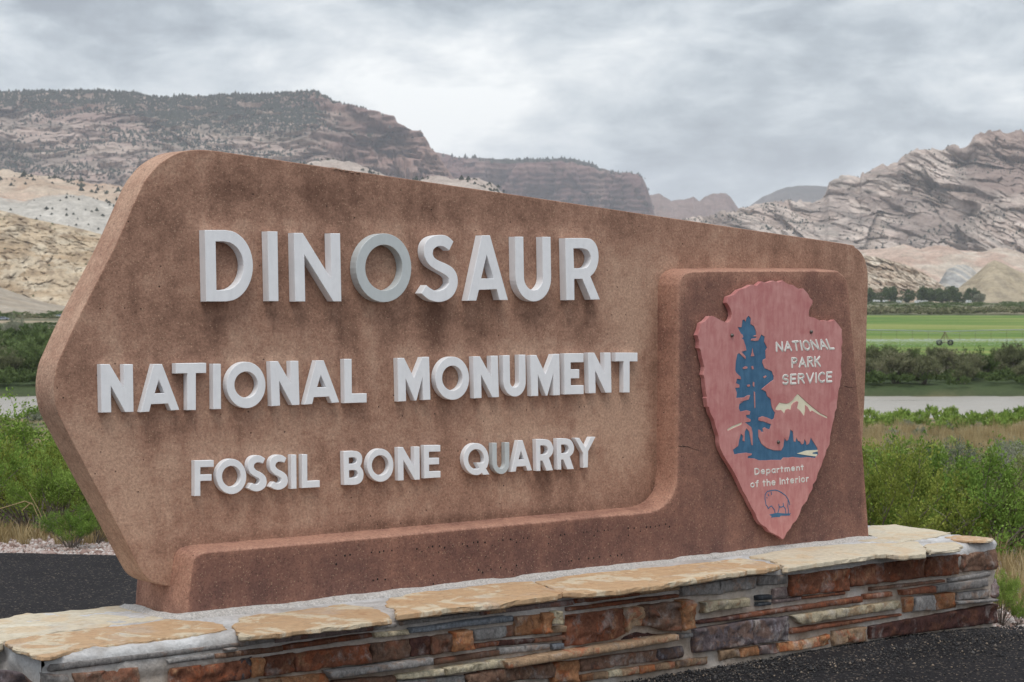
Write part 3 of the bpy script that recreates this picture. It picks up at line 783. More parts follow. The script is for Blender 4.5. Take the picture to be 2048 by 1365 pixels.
# slab: outline of the front face, traced
sl_px = [(401, 300), (376, 301.5), (352, 308), (321.5, 326), (303, 345), (288, 366), (272, 399), (232, 489), (183, 585), (150, 650), (126, 703),
         (113.5, 734), (108, 777), (113, 817), (126, 848), (174, 940), (236, 1054), (277, 1132), (294, 1157), (319, 1169.5), (350, 1174), (375, 1172.5), (410, 1170),
         (700, 1150), (1300, 1070), (1712, 1010), (1727, 850), (1734, 640), (1736, 560), (1733, 530), (1724, 508), (1710, 495), (1690, 488),
         (1500, 460), (1000, 385.5), (700, 341.5), (480, 309), (430, 302)]
P = [onface(x, y, Y_SLAB) for x, y in sl_px]
loop = []
Ps = smooth_loop(P, 4, True, 30)
out = Ps if area2(Ps) > 0 else Ps[::-1]
# sides (with a small worn arris) and a finely cut front face that carries the stains and tone changes
V, Fc = solid([out], [(Y_SLAB + T_SLAB, .004), (Y_SLAB + T_SLAB - .004, 0), (Y_SLAB + .004, 0), (Y_SLAB + .0008, .0012), (Y_SLAB, .004)])
def cut_front(name, V, Fc, yf, poly, step):
    """mesh whose front face (at depth yf) is finely divided so that it can carry stains"""
    bm = bmesh.new()
    bv = [bm.verts.new(v) for v in V]
    for f in Fc:
        try: bm.faces.new([bv[i] for i in f])
        except ValueError: pass
    isf = lambda f: all(abs(v.co.y - yf) < 1e-6 for v in f.verts)
    bmesh.ops.dissolve_faces(bm, faces=[f for f in bm.faces if isf(f)])
    def cut(co, no):
        fr = [f for f in bm.faces if isf(f)]
        ge = list({e for f in fr for e in f.edges} | {v for f in fr for v in f.verts}) + fr
        bmesh.ops.bisect_plane(bm, geom=ge, dist=1e-5, plane_co=co, plane_no=no)
    for a in np.arange(poly[:, 0].min() + step, poly[:, 0].max() - .01, step): cut((a, 0, 0), (1, 0, 0))
    for a in np.arange(poly[:, 1].min() + step, poly[:, 1].max() - .01, step): cut((0, 0, a), (0, 0, 1))
    bmesh.ops.recalc_face_normals(bm, faces=bm.faces)
    me = bpy.data.meshes.new(name); bm.to_mesh(me); bm.free()
    return me
me = cut_front('slab', V, Fc, Y_SLAB, out, .03)
co = np.zeros(len(me.vertices) * 3, np.float32); me.vertices.foreach_get('co', co); co = co.reshape(-1, 3)
U, Z = co[:, 0], co[:, 2]
def blob(px, py, rx, ry, amp):
    c = onface(px, py, Y_SLAB); a = onface(px + rx, py, Y_SLAB)[0] - c[0]; b = c[1] - onface(px, py + ry, Y_SLAB)[1]
    k = (.45 + 1.1 * fbm(U * 26, Z * 2.2, 4, 4)) if ry > rx * .8 else 1.0
    return amp * k * np.exp(-((U - c[0]) / a) ** 2 - ((Z - c[1]) / b) ** 2)
st = np.zeros(len(U))
for bl in [(330, 430, 90, 80, .09), (250, 600, 70, 60, .08), (560, 380, 200, 36, .06), (900, 415, 300, 30, .04), (1350, 470, 300, 40, .04), (860, 440, 50, 55, .05), (620, 400, 26, 60, .05), (480, 400, 24, 60, .05),
           (330, 640, 60, 40, .07), (180, 700, 40, 40, .03), (430, 650, 26, 60, .12), (690, 650, 26, 70, .15), (590, 640, 40, 30, .05), (770, 660, 30, 60, .06), (870, 660, 22, 90, .13),
           (840, 640, 60, 30, .06), (960, 640, 30, 50, .10), (1050, 640, 30, 40, .08), (1170, 630, 26, 60, .08), (700, 700, 22, 60, .10), (300, 880, 26, 60, .10), (360, 850, 16, 50, .06),
           (480, 850, 22, 60, .05), (740, 820, 18, 60, .10), (900, 880, 20, 50, .06), (740, 1010, 20, 40, .10), (570, 1010, 20, 30, .05), (1090, 960, 24, 60, .10), (1150, 950, 14, 50, .05),
           (930, 640, 18, 20, .04), (1312, 850, 14, 260, .13), (800, 1055, 560, 13, .12), (1300, 990, 26, 26, .10), (1200, 780, 20, 30, .03),  # includes darker lines along the joint with the pedestal
           (1260, 620, 60, 110, -.10), (1180, 850, 130, 80, -.10), (950, 1000, 250, 40, -.05), (400, 900, 200, 110, -.06), (260, 1000, 90, 90, -.06), (600, 700, 60, 40, -.08),
           (470, 690, 24, 40, -.07), (820, 720, 40, 60, -.08), (1060, 690, 70, 40, -.08), (1290, 800, 60, 160, -.05), (640, 870, 120, 30, -.05), (1000, 850, 70, 40, -.06),
           (450, 452, 60, 12, -.08), (620, 455, 60, 12, -.06), (780, 458, 50, 12, -.07), (880, 462, 50, 12, -.06), (1100, 466, 80, 12, -.06), (230, 722, 50, 10, -.07), (480, 716, 90, 10, -.07),
           (900, 703, 130, 9, -.07), (1150, 698, 120, 9, -.07), (480, 905, 90, 9, -.06), (1060, 868, 120, 9, -.06)]:
    st += blob(*bl)
st *= 1.2
st += (fbm(U * 9, Z * 1.6, 5, 4) - .5) * .14 * sstep(.45, 1.4, Z) + (fbm(U * 3.2, Z * 2.6, 9, 3) - .5) * .09 + (fbm(U * 30, Z * 3, 19, 4) - .5) * .07
lower = sstep(1.35, 1.0, Z); st -= .02 * lower
st = np.where(co[:, 1] > Y_SLAB + .003, -.09 + (st - st.mean()) * .3, st)  # sides and back lightened in colour, as skylight would brighten them
at = me.attributes.new('stain_tone', 'FLOAT', 'POINT'); at.data.foreach_set('value', st.astype(np.float32))
link('slab', me, M_slab, sign)

# the chip broken out of the slab's top edge
rng = random.Random(4)
def lump(cx, cy, cz, rx, ry, rz, seed, n=10, m=7):
    V = []; r = random.Random(seed)
    for i in range(m + 1):
        ph = math.pi * i / m
        for j in range(n):
            th = 2 * math.pi * j / n; k = 1 + r.uniform(-.16, .16)
            V.append((cx + rx * k * math.sin(ph) * math.cos(th), cy + ry * k * math.sin(ph) * math.sin(th), cz + rz * k * math.cos(ph)))
    Fq = [(i * n + j, (i + 1) * n + j, (i + 1) * n + (j + 1) % n, i * n + (j + 1) % n) for i in range(m) for j in range(n)]
    return V, Fq
M_chip = rock('fresh_broken_concrete', (.47, .30, .22), (.30, .16, .11), (.60, .44, .35), None, 30, .05, .9)
a = onface(692, 341.3, Y_SLAB); VV = []; FF = []
for i in range(5):
    v, f = lump(a[0] - .05 + i * .026, Y_SLAB + .03, a[1] + .003 - i * .003, .022, .035, .007, i)
    FF += [tuple(q + len(VV) for q in g) for g in f]; VV += v
link('chipped_edge', pymesh('chipped_edge', VV, FF, False), M_chip, sign)

# pedestal: a low band that turns up into a block behind the plaque
pd_px = [(372, 1240), (376, 1190), (384, 1130), (389, 1114), (397, 1107.5), (408, 1103.5), (425, 1101.5), (450, 1099.5), (500, 1095.3),
         (700, 1078), (1100, 1041), (1280, 1025), (1306, 1021), (1326, 1011), (1341, 995), (1350, 972), (1353.5, 940), (1354, 900),
         (1355, 750), (1356, 590), (1358, 565), (1365, 550), (1380, 542.5), (1400, 541.5), (1430, 541),
         (1500, 540.5), (1660, 541), (1680, 545), (1692, 556), (1698, 575), (1704, 640), (1713, 740), (1727, 900), (1741, 1083)]
base = [onface(x, y, 0) for x, y in pd_px]
base[0][1] = ZT - .03; base[-1][1] = ZT - .03
Pp = smooth_loop(base, 4, False, 60)
Pp = Pp if area2(Pp) > 0 else Pp[::-1]
# the profile flares toward the slab: rounded front arris, then a slanting flank
V, Fc = solid([Pp], [(D_PED, .0), (D_PED - .02, -.006), (Y_SLAB + .05, -.010), (Y_SLAB, -.010), (.020, -.001), (.006, .003), (0, .009), (0, .016)])
Pi = inset(Pp, .0159)
me = cut_front('pedestal', V, Fc, 0.0, Pi, .045)
co = np.zeros(len(me.vertices) * 3, np.float32); me.vertices.foreach_get('co', co); co = co.reshape(-1, 3)
# the front is weathered purple brown; flanks are set lighter, the arris palest
def dist_poly(x, z, P):
    d = np.full(len(x), 9.0); N = len(P)
    for i in range(N):
        a, b = P[i], P[(i + 1) % N]; e = b - a; L2 = e @ e + 1e-12
        t_ = np.clip(((x - a[0]) * e[0] + (z - a[1]) * e[1]) / L2, 0, 1)
        d = np.minimum(d, np.hypot(x - a[0] - t_ * e[0], z - a[1] - t_ * e[1]))
    return d
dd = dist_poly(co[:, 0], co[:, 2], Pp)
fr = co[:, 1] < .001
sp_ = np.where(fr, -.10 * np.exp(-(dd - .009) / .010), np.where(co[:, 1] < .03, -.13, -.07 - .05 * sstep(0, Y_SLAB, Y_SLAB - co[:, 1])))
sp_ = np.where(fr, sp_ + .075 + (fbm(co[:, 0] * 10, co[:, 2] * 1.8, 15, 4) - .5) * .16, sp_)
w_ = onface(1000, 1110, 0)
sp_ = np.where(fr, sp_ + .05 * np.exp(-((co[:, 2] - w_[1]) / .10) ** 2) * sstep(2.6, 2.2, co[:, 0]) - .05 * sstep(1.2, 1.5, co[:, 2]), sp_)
at = me.attributes.new('stain_tone', 'FLOAT', 'POINT'); at.data.foreach_set('value', sp_.astype(np.float32))
me.shade_flat()
for p in me.polygons:
    if .001 < p.center.y < .36: p.use_smooth = True
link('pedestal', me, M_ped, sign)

# ---- crack lines and the holes left by an older line of lettering
def dots(pts, r, yy, parent, name, mat, seed=1):
    V = []; Fq = []; rr = random.Random(seed)
    for (u, z) in pts:
        k = r * rr.uniform(.8, 1.25); s = len(V)
        V += [(u + k * math.cos(a * math.pi / 4), yy, z + k * math.sin(a * math.pi / 4)) for a in range(8)]
        V += [(u + .3 * k * math.cos(a * math.pi / 4), yy - .0006, z + .3 * k * math.sin(a * math.pi / 4)) for a in range(8)]
        Fq += [(s + i, s + (i + 1) % 8, s + 8 + (i + 1) % 8, s + 8 + i) for i in range(8)] + [tuple(range(s + 8, s + 16))]
    return link(name, pymesh(name, V, Fq), mat, parent, kind='stuff')
h = zm(600, 1040, 2.56)
hp = [(185, 182), (230, 184), (256, 179), (366, 167), (428, 160), (470, 157), (408, 165), (598, 149), (624, 162), (658, 141), (678, 137), (714, 134), (740, 143), (782, 133), (832, 124),
      (856, 134), (888, 116), (910, 114), (947, 116), (984, 131), (1018, 107), (1038, 104), (1078, 100), (1108, 115), (1144, 94), (1164, 94), (1275, 90), (1272, 122), (1334, 78), (1354, 75),
      (1452, 64), (1468, 62), (1524, 58), (1505, 82), (1558, 54), (1578, 53), (1680, 43), (1711, 43), (1681, 80), (1742, 59), (1774, 38), (1794, 37), (1820, 33), (1839, 29), (1872, 22), (1892, 35),
      (185, 228), (374, 310), (397, 304), (436, 306), (682, 285), (682, 328), (914, 257), (935, 270), (978, 253), (1027, 245), (1054, 252), (1084, 258), (1108, 234),
      (1332, 214), (1376, 212), (1390, 210), (1428, 201), (1478, 198), (1503, 196), (1534, 190), (1588, 184), (1626, 183), (1646, 180)]
dots([onface(*h(x, y), 0) for x, y in hp], .0036, -.0006, sign, 'old_letter_holes', M_hole)
def crack(pts, wd, yy, name, seed=2):
    pts = [np.array(onface(x, y, yy)) for x, y in pts]; r = random.Random(seed); L = []
    for a, b in zip(pts, pts[1:]):
        for k in range(6): L.append(a + (b - a) * k / 6 + np.array([r.uniform(-1, 1), r.uniform(-1, 1)]) * .002)
    V = []; Fq = []
    for i, p in enumerate(L):
        ww = wd * r.uniform(.5, 1.2) * (1 - .6 * i / len(L))
        V += [(p[0], yy - .0007, p[1] - ww), (p[0], yy - .0007, p[1] + ww)]
        if i: Fq.append((2 * i - 2, 2 * i, 2 * i + 1, 2 * i - 1))
    link(name, pymesh(name, V, Fq), M_hole, sign)
crack([(1357, 893), (1372, 893), (1384, 897), (1402, 902)], .0016, 0, 'crack', 1)
crack([(1688, 772), (1700, 776), (1708, 775), (1716, 772)], .0014, 0, 'crack', 2)

# ---- raised letters
def quad_map(q, yy):
    C = [np.array(onface(x, y, yy)) for x, y in q]      # TL TR BR BL
    def f(p):
        a, b = p
        return C[0] * (1 - a) * b + C[1] * a * b + C[2] * a * (1 - b) + C[3] * (1 - a) * (1 - b)
    return f
def ell(cx, cy, rx, ry, a0=0, a1=360, n=28, p=2.0):
    o = []
    for i in range(n if a1 - a0 >= 360 else n + 1):
        a = math.radians(a0 + (a1 - a0) * i / n); c, s = math.cos(a), math.sin(a)
        o.append((cx + rx * math.copysign(abs(c) ** (2 / p), c), cy + ry * math.copysign(abs(s) ** (2 / p), s)))
    return o
def g_I(**k): return [[(0, 0), (1, 0), (1, 1), (0, 1)]]
def g_N(d0=.19, d1=.82, s=.215, r=.79, yv=.325, yl=.68): return [[(0, 0), (s, 0), (s, yl), (d1, 0), (1, 0), (1, 1), (r, 1), (r, yv), (d0, 1), (0, 1)]]
def g_NB(**k): return g_N(.28, .73, .30, .71, .50, .55)
def g_A(**k): return [[(0, 0), (.21, .0), (.275, .165), (.715, .175), (.785, .01), (1, .01), (.55, 1), (.343, 1)], [(.466, .70), (.636, .34), (.33, .34)]]
def g_AB(**k): return [[(0, 0), (.22, .01), (.265, .165), (.70, .18), (.78, .035), (1, .05), (.55, 1), (.33, 1)], [(.463, .67), (.61, .395), (.357, .39)]]
def g_T(a=.38, b=.66, t=.215): return [[(a, 0), (b, 0), (b, 1 - t), (1, 1 - t), (1, 1), (0, 1), (0, 1 - t), (a, 1 - t)]]
def g_L(s=.33, t=.21): return [[(0, 0), (1, 0), (1, t), (s, t), (s, 1), (0, 1)]]
def g_E(s=.31, t=.21, m0=.40, m1=.60, mr=.8): return [[(0, 0), (1, 0), (1, t), (s, t), (s, m0), (mr, m0), (mr, m1), (s, m1), (s, 1 - t), (1, 1 - t), (1, 1), (0, 1)]]
def g_F(s=.30, t=.19, m0=.42, m1=.60, mr=.89): return [[(0, 0), (s, 0), (s, m0), (mr, m0), (mr, m1), (s, m1), (s, 1 - t), (1, 1 - t), (1, 1), (0, 1)]]
def g_M(): return [[(0, 0), (.24, 0), (.24, .52), (.5, .0), (.56, .0), (.77, .53), (.77, 0), (1, 0), (1, 1), (.77, 1), (.5, .53), (.21, 1), (0, 1)]]
def g_O(sx=.165, st=.165, sb=.17): return [ell(.5, .5, .5, .5, n=40), ell(.5, (sb + 1 - st) / 2, .5 - sx, (1 - st - sb) / 2, n=36)]
def g_U(s=.235, ib=.175, oy=.38):
    o = [(0, 1)] + ell(.5, oy, .5, oy, 180, 360, 20) + [(1, 1), (1 - s, 1)]
    o += ell(.5, oy + .0, .5 - s, oy - ib, 0, -180, 16) + [(s, 1)]
    return [o]
def g_D(s=.22, t=.16):
    return [[(0, 0), (.42, 0)] + ell(.42, .5, .58, .5, -75, 75, 18) + [(.42, 1), (0, 1)],
            [(s, t), (.38, t)] + ell(.38, .5, .42, .5 - t, -72, 72, 14) + [(.38, 1 - t), (s, 1 - t)]]
def norm(px, box):
    x0, y0, x1, y1 = box
    return [((x - x0) / (x1 - x0), (y1 - y) / (y1 - y0)) for x, y in px]
def g_R():
    b = (1612, 180, 1952, 783)
    o = smooth_loop(norm([(1625, 785), (1612, 180), (1815, 180), (1880, 200), (1920, 255), (1937, 325), (1936, 400), (1920, 465), (1892, 518), (1858, 553), (1952, 778), (1862, 780), (1778, 578), (1700, 578), (1702, 784)], b), 3)
    o = [tuple(p) for p in o]; h = smooth_loop(norm([(1692, 280), (1780, 280), (1830, 300), (1856, 345), (1860, 380), (1850, 425), (1824, 460), (1785, 472), (1698, 472)], b), 3)
    return [o, [tuple(p) for p in h]]
def g_RB():
    b = (1327, 93, 1497, 403)
    o = smooth_loop(norm([(1334, 403), (1327, 93), (1420, 93), (1465, 110), (1490, 150), (1497, 195), (1485, 240), (1455, 274), (1495, 396), (1430, 400), (1390, 303), (1370, 303), (1372, 403)], b), 3)
    h = smooth_loop(norm([(1370, 155), (1405, 153), (1434, 168), (1444, 200), (1434, 228), (1410, 241), (1372, 242)], b), 3)
    return [[tuple(p) for p in o], [tuple(p) for p in h]]
def g_B():
    b = (1510, 203, 1703, 527)
    o = smooth_loop(norm([(1518, 527), (1510, 206), (1620, 202), (1665, 218), (1688, 255), (1688, 305), (1672, 348), (1695, 385), (1703, 430), (1693, 478), (1660, 514), (1610, 526)], b), 3)
    h1 = smooth_loop(norm([(1562, 266), (1612, 264), (1634, 276), (1638, 296), (1626, 318), (1600, 325), (1563, 326)], b), 3)
    h2 = smooth_loop(norm([(1565, 388), (1612, 384), (1640, 396), (1648, 420), (1638, 446), (1608, 458), (1566, 460)], b), 3)
    return [[tuple(p) for p in q] for q in (o, h1, h2)]
def g_S():
    b = (205, 150, 565, 803)
    o = smooth_loop(norm([(522, 213), (480, 300), (440, 270), (400, 257), (362, 262), (328, 290), (320, 332), (336, 370), (380, 400), (450, 430), (512, 468), (550, 520), (565, 585), (560, 650), (532, 718), (490, 765), (430, 795),
                            (370, 803), (300, 788), (250, 756), (207, 718), (258, 637), (292, 666), (345, 692), (400, 687), (448, 660), (478, 618), (476, 575), (450, 545), (400, 515), (345, 485), (290, 445), (252, 390), (234, 325), (238, 255), (262, 205), (305, 168), (370, 150), (430, 150), (480, 172)], b), 3)
    return [[tuple(p) for p in o]]
def g_SB():
    b = (600, 242, 780, 590)
    o = smooth_loop(norm([(765, 275), (745, 322), (716, 313), (690, 312), (664, 328), (657, 356), (680, 385), (735, 413), (772, 452), (781, 500), (768, 545), (728, 577), (682, 589), (640, 580), (600, 557), (636, 508), (664, 520), (690, 520),
                            (711, 502), (713, 478), (698, 462), (655, 440), (618, 408), (601, 360), (603, 308), (625, 268), (668, 245), (722, 248)], b), 3)
    return [[tuple(p) for p in o]]
def g_Y():
    b = (1705, 68, 1908, 372)
    return [norm([(1790, 372), (1786, 232), (1705, 82), (1750, 80), (1810, 172), (1860, 70), (1908, 70), (1836, 210), (1833, 368)], b)]
def g_Q():
    b = (620, 130, 875, 445)
    O = ell(744, 287, 124, 157, n=44); oo = []
    for (x, y) in O:                                     # outer ring with the tail leaving at lower right
        oo.append((x, y))
    keep = [p for p in oo if not (p[0] > 790 and p[1] > 375)]
    k = [i for i, p in enumerate(oo) if p[0] > 790 and p[1] > 375]
    i0, i1 = k[0], k[-1]
    new = oo[:i0] + [(838, 375), (875, 437), (812, 441), (798, 424)] + oo[i1 + 1:]
    I = ell(744, 287, 77, 97, n=40)
    kk = [i for i, p in enumerate(I) if p[0] > 772 and p[1] > 322]
    hole = I[:kk[0]] + [(816, 322), (746, 322), (773, 374)] + I[kk[-1] + 1:]
    return [norm(new, b), norm(hole, b)]

za, zb, zc = zm(380, 440, 4.876), zm(800, 440, 4.876), zm(180, 690, 3.657)
zd, ze, zf = zm(770, 690, 3.864), zm(370, 860, 4.763), zm(800, 860, 4.876)
DL, NL, FL = .043, .030, .026
Bx = lambda x0, y0, x1, y1: [(x0, y0), (x1, y0), (x1, y1), (x0, y1)]
LET = [
 (za, g_D(), [(145, 100), (614, 100), (617, 797), (160, 798)], DL), (za, g_I(), [(757, 113), (855, 115), (865, 795), (772, 795)], DL),
 (za, g_N(), [(1014, 128), (1465, 133), (1478, 797), (1028, 798)], DL), (za, g_O(), Bx(1620, 133, 2160, 805), DL),
 (zb, g_S(), Bx(205, 150, 565, 803), DL), (zb, g_A(), Bx(662, 152, 1055, 790), DL), (zb, g_U(), [(1122, 165), (1470, 167), (1480, 798), (1132, 798)], DL),
 (zb, g_R(), Bx(1612, 180, 1952, 783), DL),
 (zc, g_NB(), [(78, 143), (315, 143), (320, 492), (86, 497)], NL), (zc, g_AB(), Bx(372, 142, 655, 494), NL), (zc, g_T(), [(628, 137), (851, 133), (851, 478), (628, 480)], NL),
 (zc, g_I(), [(901, 140), (958, 140), (960, 471), (903, 472)], NL), (zc, g_O(.20, .21, .225), Bx(1000, 125, 1285, 465), NL),
 (zc, g_NB(), [(1318, 122), (1525, 118), (1534, 440), (1330, 450)], NL), (zc, g_AB(), Bx(1570, 115, 1825, 438), NL), (zc, g_L(), [(1860, 105), (2025, 103), (2025, 423), (1864, 428)], NL),
 (zd, g_M(), [(97, 104), (342, 94), (353, 425), (105, 440)], NL), (zd, g_O(.20, .21, .22), Bx(390, 92, 652, 427), NL), (zd, g_NB(), [(682, 92), (874, 85), (882, 405), (690, 415)], NL),
 (zd, g_U(.30, .225, .36), [(912, 83), (1087, 77), (1091, 400), (918, 403)], NL), (zd, g_M(), [(1124, 82), (1350, 71), (1354, 390), (1132, 398)], NL), (zd, g_E(.33, .22, .39, .61, .77), [(1386, 68), (1536, 66), (1537, 382), (1390, 385)], NL),
 (zd, g_NB(), [(1570, 62), (1746, 61), (1752, 370), (1577, 376)], NL), (zd, g_T(.36, .64, .22), [(1783, 61), (1953, 62), (1953, 369), (1783, 370)], NL),
 (ze, g_F(), [(93, 295), (276, 290), (276, 628), (93, 633)], FL), (ze, g_O(.19, .20, .21), Bx(300, 277, 586, 615), FL), (ze, g_SB(), Bx(600, 242, 780, 590), FL), (ze, g_SB(), Bx(808, 237, 982, 575), FL),
 (ze, g_I(), [(1012, 238), (1062, 238), (1065, 562), (1015, 565)], FL), (ze, g_L(.30, .205), [(1115, 235), (1284, 233), (1286, 548), (1117, 557)], FL),
 (ze, g_B(), Bx(1510, 203, 1703, 527), FL), (ze, g_O(.18, .20, .20), Bx(1736, 180, 1988, 497), FL),
 (zf, g_N(.24, .76, .25, .74, .40, .60), [(-20, 172), (193, 165), (195, 487), (-15, 497)], FL), (zf, g_E(.30, .2, .41, .61, .92), [(235, 152), (395, 150), (397, 466), (240, 475)], FL),
 (zf, g_Q(), Bx(620, 130, 875, 445), FL), (zf, g_U(.26, .18, .36), [(902, 130), (1068, 123), (1070, 432), (905, 435)], FL), (zf, g_AB(), Bx(1085, 103, 1290, 412), FL),
 (zf, g_RB(), Bx(1327, 93, 1497, 403), FL), (zf, g_RB(), Bx(1530, 85, 1700, 390), FL), (zf, g_Y(), Bx(1705, 68, 1908, 372), FL)]
for i, (z, loops, q, d) in enumerate(LET):
    f = quad_map([z(*p) for p in q], Y_SLAB - d)
    L = [np.array([f(p) for p in lp]) for lp in loops]
    V, Fc = solid(L, [(Y_SLAB - .002, 0), (Y_SLAB - d + .0015, 0), (Y_SLAB - d, .0014)])
    o = link('letter', pymesh('letter', V, Fc), M_gray if i in (3, 35) else M_white, sign)
    if i == 3: o['label'] = 'round letter O whose face has weathered to bare gray'
    if i == 35: o['label'] = 'small letter U whose face has weathered to bare gray'

# ---- the arrowhead plaque
z1, z2 = zm(1360, 540, 4.875), zm(1380, 800, 4.55)
YP, TP, RD = -.004, .024, .0034
YF = YP - TP
right1 = [(470, 262), (530, 240), (575, 196), (640, 176), (695, 146), (745, 156), (795, 114), (850, 127), (910, 107), (955, 121), (1002, 104), (1060, 142), (1105, 150), (1160, 186), (1205, 184), (1250, 235), (1265, 270), (1292, 296), (1291, 330), (1268, 370), (1258, 410), (1256, 456),
          (1320, 472), (1370, 498), (1415, 492), (1460, 504), (1505, 486), (1550, 540), (1579, 582), (1577, 640), (1585, 705), (1572, 760), (1579, 830), (1571, 900), (1570, 960), (1577, 1030), (1564, 1080), (1562, 1130), (1545, 1180), (1540, 1240), (1530, 1300)]
right2 = [(1338, 75), (1318, 115), (1315, 160), (1298, 220), (1285, 290), (1275, 340), (1270, 410), (1242, 455), (1232, 505), (1213, 545), (1195, 605), (1163, 672), (1150, 730), (1118, 772), (1114, 815), (1083, 865), (1065, 920), (1020, 972), (1000, 1035), (965, 1103), (935, 1128), (915, 1172), (882, 1208), (862, 1252), (846, 1271)]
left2 = [(800, 1238), (722, 1200), (692, 1160), (645, 1132), (612, 1082), (592, 1030), (562, 982), (540, 938), (512, 880), (480, 830), (462, 785), (400, 660), (352, 580), (318, 528), (280, 450), (265, 390), (262, 332), (235, 250), (220, 185), (190, 130), (172, 65)]
left1 = [(270, 1340), (256, 1252), (262, 1240), (246, 1140), (240, 1062), (226, 1024), (238, 950), (216, 862), (205, 792), (186, 764), (188, 700), (168, 638), (190, 590), (206, 522), (245, 500), (290, 451), (330, 455), (370, 476), (420, 502), (462, 513), (488, 495), (503, 462), (502, 410), (482, 360), (456, 322), (462, 290)]
outl = np.array([onface(*z1(*p), YF) for p in right1] + [onface(*z2(*p), YF) for p in right2 + left2] + [onface(*z1(*p), YF) for p in left1])
if area2(outl) < 0: outl = outl[::-1]
outl = smooth_loop(outl, 2, True, 38)
tree1a = [(670, 450), (692, 475), (690, 530), (722, 550), (742, 600), (745, 635), (712, 648), (748, 655), (740, 668), (700, 672), (692, 690), (745, 695), (765, 690), (795, 632), (828, 655), (822, 700), (850, 760), (835, 790), (838, 865), (808, 880), (805, 910), (825, 960), (895, 990), (915, 1040), (915, 1072), (880, 1095), (795, 1165), (840, 1190), (850, 1230), (885, 1260), (893, 1325)]
tree2 = [(750, 80), (775, 120), (765, 170), (750, 182), (700, 160), (660, 150), (627, 163), (624, 185), (640, 195), (665, 196), (740, 225), (725, 270), (700, 262), (682, 250), (662, 262), (668, 290), (655, 295), (640, 275), (622, 272), (625, 340), (650, 400), (700, 440), (760, 460), (830, 462), (850, 430), (855, 390), (862, 350), (878, 375), (895, 368), (905, 330), (915, 272), (938, 290), (945, 378), (960, 385), (968, 345), (985, 375), (1003, 382), (1018, 408), (1035, 400), (1042, 360), (1058, 385), (1062, 412), (1085, 400), (1100, 345), (1125, 385), (1160, 440), (1168, 500), (1140, 530),
         (1070, 522), (1010, 529), (940, 520), (900, 526), (850, 526), (830, 548), (740, 548), (700, 551), (630, 552), (590, 535), (525, 531), (530, 513), (560, 505), (565, 490), (510, 482), (440, 490), (405, 498), (392, 455), (440, 420), (450, 360), (465, 310), (485, 330), (480, 372), (498, 380), (500, 290), (515, 262), (540, 290), (562, 412), (572, 414), (570, 300), (560, 250), (530, 226), (502, 206), (550, 200), (555, 180), (515, 160), (510, 140), (545, 135), (550, 105), (520, 95), (460, 108), (445, 80), (450, 40), (490, 12)]
tree1b = [(580, 1300), (592, 1288), (672, 1265), (685, 1222), (660, 1225), (625, 1245), (550, 1250), (556, 1200), (538, 1152), (580, 1149), (582, 1122), (547, 1104), (556, 1062), (598, 1070), (590, 1040), (550, 1003), (540, 978), (545, 900), (560, 825), (577, 812), (640, 872), (642, 845), (602, 800), (650, 785), (640, 740), (620, 680), (605, 668), (620, 655), (610, 630), (595, 620), (565, 562), (602, 560), (610, 492), (625, 485), (640, 505), (650, 470)]
tree = np.array([onface(*z1(*p), YF) for p in tree1a] + [onface(*z2(*p), YF) for p in tree2] + [onface(*z1(*p), YF) for p in tree1b])
mtn = [(783, 70), (778, 90), (800, 95), (830, 92), (860, 125), (872, 90), (895, 82), (918, 92), (925, 50), (945, 25), (975, 12), (988, 20), (975, 75), (1005, 100), (1040, 150), (1051, 92), (1048, 48), (1070, 62), (1096, 110), (1112, 97), (1170, 132), (1250, 170), (1252, 156), (1190, 125), (1130, 80), (1070, 30), (1020, -18), (982, -53), (955, -25), (935, 5), (905, 28), (880, 36), (815, 26)]
ridge = [(340, 270), (345, 283), (400, 256), (470, 226), (476, 205), (430, 224), (385, 240)]
lake = [(975, 490), (1060, 462), (1166, 456), (1168, 470), (1120, 481), (1115, 491), (1162, 495), (1150, 517), (1060, 505)]
mtn, ridge, lake = [np.array([onface(*z2(*p), YF) for p in q]) for q in (mtn, ridge, lake)]
isl = [[(708, 765), (712, 800), (726, 842), (692, 844), (702, 810)], [(612, 958), (640, 940), (660, 948), (655, 962), (622, 968)], [(696, 942), (714, 938), (720, 968), (702, 970)], [(812, 1045), (838, 1030), (845, 1042), (822, 1058)],
       [(652, 1125), (682, 1118), (684, 1135), (662, 1142)], [(714, 1092), (726, 1100), (724, 1142), (712, 1130)], [(722, 1185), (732, 1195), (735, 1340), (728, 1350), (724, 1260)]]
isl = [np.array([onface(*z1(*p), YF) for p in q]) for q in isl]
plaque = empty('plaque', (0, 0, 0)); plaque.parent = sign
V, Fc = solid([outl], [(YP, 0), (YF + RD, 0)])
link('backing', pymesh('backing', V, Fc), M_pink, plaque)
V, Fc = solid([outl, tree, mtn, ridge], [(YF + RD, 0), (YF + .002, 0), (YF, .0008)])
for q in isl:
    v, f = solid([q], [(YF + RD, 0), (YF, 0)])
    Fc += [tuple(a + len(V) for a in g) for g in f]; V += v
link('carved_face', pymesh('carved_face', V, Fc), M_pink, plaque)
for nm, q, mm in (('blue_tree', tree, M_blue), ('cream_mountain', mtn, M_cream), ('cream_ridge', ridge, M_cream)):
    V, Fc = solid([inset(q if area2(q) > 0 else q[::-1], -.001)], [(YF + RD + .003, 0), (YF + RD - .0012, 0)])
    link(nm, pymesh(nm, V, Fc), mm, plaque)
V, Fc = solid([lake], [(YF + RD, 0), (YF + .0006, .0003)])
link('white_lake', pymesh('white_lake', V, Fc), M_cream, plaque)

